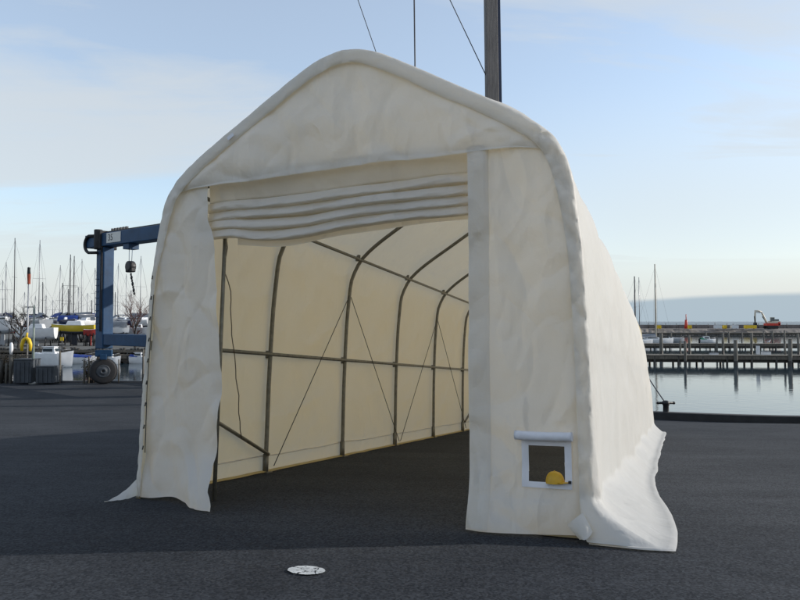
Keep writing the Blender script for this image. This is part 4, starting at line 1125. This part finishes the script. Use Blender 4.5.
# ------------------------------------------------------------------ travelling boat hoist
A0 = at(103.5, 383, 37); A0.z = QB
dx = Vector((0.80, -0.60, 0)); nx = Vector((0.60, 0.80, 0)); rzh = math.atan2(dx.y, dx.x)
hoist = empty('boat_hoist', A0, 'blue travelling boat hoist with big rubber wheels at the quay left of the tent', 'boat hoist', rzh)
zt = at(0, 247.5, 37).z - QB        # underside of top beam
LB = 9.5; SP = 6.2
for fi, yy in enumerate((0, SP)):
    for xx in (0, LB):
        b = MB(); b.box((xx, yy, (1.95 + zt) / 2), (.78, .62, zt - 1.95)); b.build('leg', M['blue'], hoist, bevel=.05)
        b = MB(); b.tube([(xx, yy - .42, zt - .1), (xx, yy - .42, zt + .95)], .22, 12); b.box((xx, yy, zt + .38), (.62, 1.02, 1.02)); b.build('leg_collar', M['dark'], hoist, bevel=.03)
        turn = R(56) if fi == 0 else R(20)
        b = MB(); b.lathe([(.25, -.22), (.60, -.27), (.68, -.23), (.72, -.10), (.72, .10), (.68, .23), (.60, .27), (.25, .22)], 28, (0, 0, 0), 'y'); wh = b.build('wheel', M['dark'], hoist); wh.location = (xx, yy, .72); wh.rotation_euler = (0, 0, turn)
        b = MB(); b.lathe([(.05, -.20), (.10, -.29), (.15, -.29), (.18, -.235), (.30, -.235), (.36, -.25), (.36, .25), (.30, .235), (.05, .25)], 20, (0, 0, 0), 'y'); b.build('rim', M['container'], wh)
        b = MB(); b.box((0, 0, 1.70), (.85, .72, .36)); b.box((0, .42, 1.15), (.3, .10, .95)); b.box((0, -.36, 1.50), (.35, .10, .30)); fk = b.build('wheel_fork', M['blue'], hoist, bevel=.03); fk.location = (xx, yy, 0); fk.rotation_euler = (0, 0, turn)
    b = MB(); b.tube([(.30, yy - .36, 2.9), (.30, yy - .36, zt - .1)], .035, 6); b.tube([(.18, yy - .36, 2.9), (.18, yy - .37, 4.5), (.20, yy - .36, zt - .1)], .025, 6); b.build('hydraulic_hose', M['dark'], hoist)
    b = MB()
    for k in range(9): b.box((-.22, yy - .335, 3.0 + k * .35), (.26, .04, .035))
    b.build('leg_steps', M['blue'], hoist)
    b = MB(); b.box((LB / 2, yy, 2.46), (LB - .8, .55, .62)); b.build('lower_beam', M['blue'], hoist, bevel=.04)
    b = MB(); b.box((LB / 2 - .45, yy, zt + .38), (LB + 2.1, .78, .72)); bm3 = b.build('upper_beam', M['blue'], hoist, bevel=.04)
    b = MB(); b.box((LB / 2, yy - .1, zt + .80), (LB - .2, .12, .10))
    for k in range(6): b.box((.9 + k * .28, yy - .1, zt + .90), (.12, .12, .14))
    b.build('cable_tray', M['black'], bm3)
    b = MB(); b.box((2.55 if fi == 0 else 4.0, yy, zt - .12), (.55, .6, .3)); b.tube([(2.55 if fi == 0 else 4.0, yy - .1, zt - .2), (2.55 if fi == 0 else 4.0, yy - .1, zt - 1.0)], .015, 5); b.tube([(2.85 if fi == 0 else 4.3, yy - .1, zt - .2), (2.80 if fi == 0 else 4.25, yy - .1, zt - 1.0)], .015, 5); tr_ = b.build('trolley', M['blue'], hoist)
    b = MB(); xh = 2.70 if fi == 0 else 4.15; b.box((xh, yy - .1, zt - 1.25), (.56, .30, .52)); b.lathe([(.15, -.18), (.30, -.17), (.30, .17), (.15, .18)], 14, (xh, yy - .1, zt - 1.2), 'y'); b.build('hook_block', M['black'], tr_, bevel=.06)
    b = MB()
    for k in range(7): b.sphere((xh + .05 + .055 * k, yy - .1, zt - 1.62 - .17 * k), .085 if k % 2 else .065, 8, 6, (1, .6, 1.4))
    b.build('chain', M['black'], tr_)
b = MB(); b.box((LB + .1, SP / 2, zt + 1.0), (.7, SP + .8, .5)); b.build('cross_beam', M['blue'], hoist, bevel=.04)
b = MB(); pts = [(-.2, -.45, zt + .62)] + [(-.75 - .62 * math.cos(t_), -.45, zt + .20 + .50 * math.sin(t_)) for t_ in [R(70 - 14 * k) for k in range(11)]] + [(-.1, -.45, zt - .32)]
b.tube(pts, .085, 10); b.build('hose_loop', M['dark'], hoist)
b = MB(); b.box((1.52, -.405, zt + .42), (1.40, .012, .54)); pl = b.build('number_plate', M['plate'], hoist)
text_part('number', '35', .50, M['black'], pl, (1.22, -.414, zt + .42), (math.pi / 2, 0, 0))

# ------------------------------------------------------------------ things on the left quay
def qz(): return QB
def timber_post(px_, ytop, wpx, label, Y=37.3, m='pile', ybase=383.5):
    P = at(px_, ybase, Y); T_ = at(px_, ytop, Y); r_ = wpx / F * Y / 2
    o = empty('quay_post', (P.x, Y, QB), label, 'post', group='timber posts on the left quay')
    b = MB(); b.tube([(0, 0, -.1), (0.01, 0, (T_.z - QB) * .6), (0, 0, T_.z - QB)], [r_, r_, r_ * .93], 10); b.build('shaft', M[m], o)
    b = MB(); b.tube([(0, 0, T_.z - QB), (0, 0, T_.z - QB + .04)], [r_ * 1.02, r_ * .7], 10); b.build('post_top', M['timber'], o)
timber_post(10.4, 355.5, 3.4, 'tallest timber post at the far left, touching the grey steel box')
timber_post(5.8, 363, 2.2, 'shorter timber post second from the left edge')
timber_post(1.2, 360, 3.0, 'dark timber post at the very left edge', m='wet')
timber_post(59.5, 352, 2.2, 'slim pale post in front of the white cabin motorboat')
timber_post(84.0, 361, 2.0, 'slim brown post just left of the hoist wheel')
timber_post(88.5, 357, 1.6, 'thin brown post touching the hoist wheel', m='timber')
timber_post(118.5, 360, 1.2, 'thin post right of the hoist wheel', m='timber')
timber_post(142.8, 350, 1.8, 'post at the tent wall edge on the left quay', m='pile')
def skip_box(px0, px1, yt, label, Y=36.6, m='container'):
    a = at(px0, 383.5, Y); c = at(px1, 383.5, Y); hgt = at(0, yt, Y).z - QB; sx = c.x - a.x
    o = empty('steel_box', ((a.x + c.x) / 2, Y + .5, QB), label, 'box', group='steel boxes on the left quay')
    b = MB(); b.box((0, 0, hgt / 2 + .04), (sx, 1.0, hgt - .08)); bd = b.build('body', M[m], o, bevel=.03)
    b = MB()
    for k in range(4): b.box((-sx / 2 + sx * (k + .5) / 4, -.52, hgt / 2), (.05, .05, hgt * .8))
    b.build('ribs', M[m], bd)
    b = MB(); b.box((0, 0, hgt + .02), (sx * 1.04, 1.06, .06)); b.build('lid', M[m], o, bevel=.01)
skip_box(13, 30.5, 360, 'larger grey steel box beside the tallest timber post')
skip_box(35.5, 53.5, 367, 'lower dark blue-grey box in front of the white cabin motorboat')
# dry brush growing along the quay edge at the far left
def brush(x0, x1, ztop_px, label, seed):
    random.seed(seed); o = empty('dry_shrub', (at((x0 + x1) / 2, 383, 37.6).x, 37.7, QB), label, 'shrub'); b = MB(); tw = MB()
    wd = (x1 - x0) / F * 37.6; hh = at(0, ztop_px, 37.6).z - QB
    for k in range(26):
        x = random.uniform(-wd / 2, wd / 2); y = random.uniform(-.15, .15); p = Vector((x * .6, y, 0)); t_ = Vector((x + random.uniform(-.2, .2), y + random.uniform(-.2, .2), hh * random.uniform(.6, 1)))
        tw.tube([p, p.lerp(t_, .5) + Vector((random.uniform(-.1, .1), 0, 0)), t_], [.02, .014, .006], 4)
        for q_ in range(26):
            c_ = p.lerp(t_, random.uniform(.25, 1)) + Vector((random.gauss(0, .10), random.gauss(0, .08), random.gauss(0, .08))); a_ = Vector((random.gauss(0, 1), random.gauss(0, 1), random.gauss(0, 1))).normalized() * .045; d_ = a_.cross(Vector((.3, .7, .5))).normalized() * .03
            b.add([c_ + a_, c_ + d_, c_ - a_, c_ - d_], [(0, 1, 2, 3)])
    tw.build('stems', M['bark'], o); b.build('leaves', M['drybrush'], o)
M['drybrush'] = mat('dry_brown_leaves', (0.085, 0.065, 0.035), 0.9, 0, 0.5, 5)
brush(-3, 12, 352, 'dry brown shrub behind the timber posts at the left edge', 31)
brush(12, 31, 354, 'dry brown shrub behind the larger grey steel box', 32)
brush(84, 96, 357, 'dry brown shrub left of the hoist wheel', 33)
# light pole
P = at(32.8, 383, 37); lp = empty('light_pole', (P.x, 37, QB), 'grey-green metal pole with crossbar standing between the steel boxes', 'pole')
b = MB(); b.tube([(0, 0, 0), (0, 0, 2.2), (0, 0, at(0, 305, 37).z - QB)], [.075, .06, .035], 10); b.build('shaft', M['greenpole'], lp)
b = MB(); b.lathe([(.22, 0), (.22, .05), (.10, .12)], 12); b.build('foot', M['plate'], lp)
b = MB(); b.box((0, -.07, 1.15), (.10, .03, .16)); b.build('marker', M['safety'], lp)
# flag pole with furled flag
P = at(27.3, 383, 39); P = at(27.3, 350, 44); fl = empty('flagpole', (P.x, 44, WZ), 'flagpole flying a furled dark and orange-red flag above the yellow lifebuoy', 'flagpole')
zt2 = at(0, 267, 44).z - WZ
b = MB(); b.tube([(0, 0, -1), (0, 0, zt2)], [.07, .03], 8); b.build('pole', M['alu'], fl)
b = MB(); b.beam((-.20, 0, at(0, 307, 44).z - WZ), (.42, 0, at(0, 307, 44).z - WZ), .05, .05); b.build('crossbar', M['dkmast'], fl)
def flag_part(z0f, z1f, m, nm):
    b = MB(); rws = []
    for i in range(9):
        t = i / 8; z = lerp(at(0, z0f, 44).z, at(0, z1f, 44).z, t) - WZ; r_ = []
        for j in range(9): th = 2 * math.pi * j / 8; r_.append(Vector((.02 + .10 * math.cos(th) * (1 + .25 * math.cos(3 * th + z * 4)), .09 * math.sin(th), z)))
        rws.append(r_)
    b.grid(rws); b.build(nm, m, fl)
flag_part(267.5, 274, M['black'], 'flag_cloth'); flag_part(274, 284, M['flagred'], 'flag_cloth')
# lifebuoy on a yellow stand
P = at(26.5, 383, 38.0); lb = empty('lifebuoy_stand', (P.x, 37.9, QB), 'yellow horseshoe lifebuoy hung on a short post at the left quay', 'lifebuoy')
zb0, zb1 = at(0, 351, 37.9).z - QB, at(0, 338, 37.9).z - QB
b = MB(); b.tube([(0, .1, 0), (0, .1, zb1 + .1)], .035, 8); b.build('stand', M['pile'], lb)
b = MB(); b.tube([(-.24, 0, zb0), (-.25, 0, lerp(zb0, zb1, .45)), (-.15, 0, lerp(zb0, zb1, .85)), (0, 0, zb1), (.15, 0, lerp(zb0, zb1, .85)), (.25, 0, lerp(zb0, zb1, .45)), (.22, 0, zb0)], [.07, .10, .11, .10, .11, .10, .07], 10); b.build('buoy', M['safety'], lb)
b = MB(); b.tube([(0, 0, zb1 + .05), (0.06, 0, zb1 + .30)], [.07, .05], 8); b.build('light', M['safety'], lb)
# small yellow sign and buoy
P = at(60.3, 350, 78.9); sg = empty('small_sign', (P.x, 79.3, YZ), 'small square yellow sign on a post under the mustard yellow hull', 'sign')
b = MB(); b.tube([(0, 0, -.5), (0, 0, 1.9)], .05, 6); b.build('post', M['dkmast'], sg); b = MB(); b.box((0, -.07, at(0, 339, 79).z - YZ), (.42, .04, .42)); b.build('board', M['safety'], sg)
P = at(11.8, 352, 79.5); by = empty('marker_post', (P.x, 79.4, YZ - .6), 'short white marker post on the far quay near the left edge', 'marker')
b = MB(); b.lathe([(.18, 0), (.22, .5), (.20, 1.2), (.10, 1.45)], 10); b.build('body', M['white'], by)

# ------------------------------------------------------------------ bare trees
def tree(px_, ybase, ytop, Y, label, m_tw, seed, spread):
    random.seed(seed); P = at(px_, ybase, Y); H = at(0, ytop, Y).z - YZ
    o = empty('bare_tree', (P.x, Y, YZ), label, 'tree'); tr = MB(); cr = MB()
    def branch(p, d, l, r_, lev):
        pts = [p]; q_ = p.copy(); dd_ = d.copy()
        for k in range(3):
            dd_ = (dd_ + Vector((random.uniform(-.25, .25), random.uniform(-.25, .25), random.uniform(-.05, .2)))).normalized(); q_ = q_ + dd_ * l / 3; pts.append(q_.copy())
        (tr if lev < 2 else cr).tube(pts, [r_, r_ * .85, r_ * .7, r_ * .55], 5 if lev < 2 else 3, cap=False)
        if lev >= 5: return
        for k in range(3 if lev > 0 else 6):
            nd = (dd_ + Vector((random.uniform(-1, 1), random.uniform(-1, 1), random.uniform(-.35, .6))) * spread).normalized()
            branch(pts[random.choice((1, 2, 3)) if lev > 0 else random.choice((1, 2, 3))], nd, l * random.uniform(.6, .85), r_ * .55, lev + 1)
    branch(Vector((0, 0, 0)), Vector((0, 0, 1)), H * .42, .16, 0)
    t_ = tr.build('trunk', M['bark'], o); c_ = cr.build('crown', m_tw, o)
    return o
tree(18, 345, 303, 84, 'bare spreading tree with grey twigs at the left edge of the yard', M['bark'], 5, .9)
tree(135, 345, 300, 86, 'bare tree with reddish twigs between the hoist leg and the tent', M['twig'], 8, .8)

# ------------------------------------------------------------------ distant wood and shore
def hedge(x0, x1, Y, z0, zh, seed, n):
    random.seed(seed); b = MB()
    for i in range(n):
        x = random.uniform(x0, x1); y = Y + random.uniform(-8, 8); s = random.uniform(.6, 1.9); z = z0 + random.uniform(0, zh) ** 1.0 * (0.6 + 0.4 * nz3(x * .08, 3))
        a = Vector((random.uniform(-1, 1), random.uniform(-1, 1), random.uniform(-1, 1))).normalized(); c_ = a.cross(Vector((.3, .5, .8))).normalized(); d_ = a.cross(c_)
        P = Vector((x, y, z)); b.add([P + c_ * s * .5, P + d_ * s * .6, P - c_ * s * .5, P - d_ * s * .4], [(0, 1, 2, 3)])
    return b
o = hedge(-230, 5, 190, YZ, 6.0, 2, 9000).build('distant_wood', M['far']); tag(o, 'dark low wood behind the far boatyard', 'wood', kind='stuff')
random.seed(5)
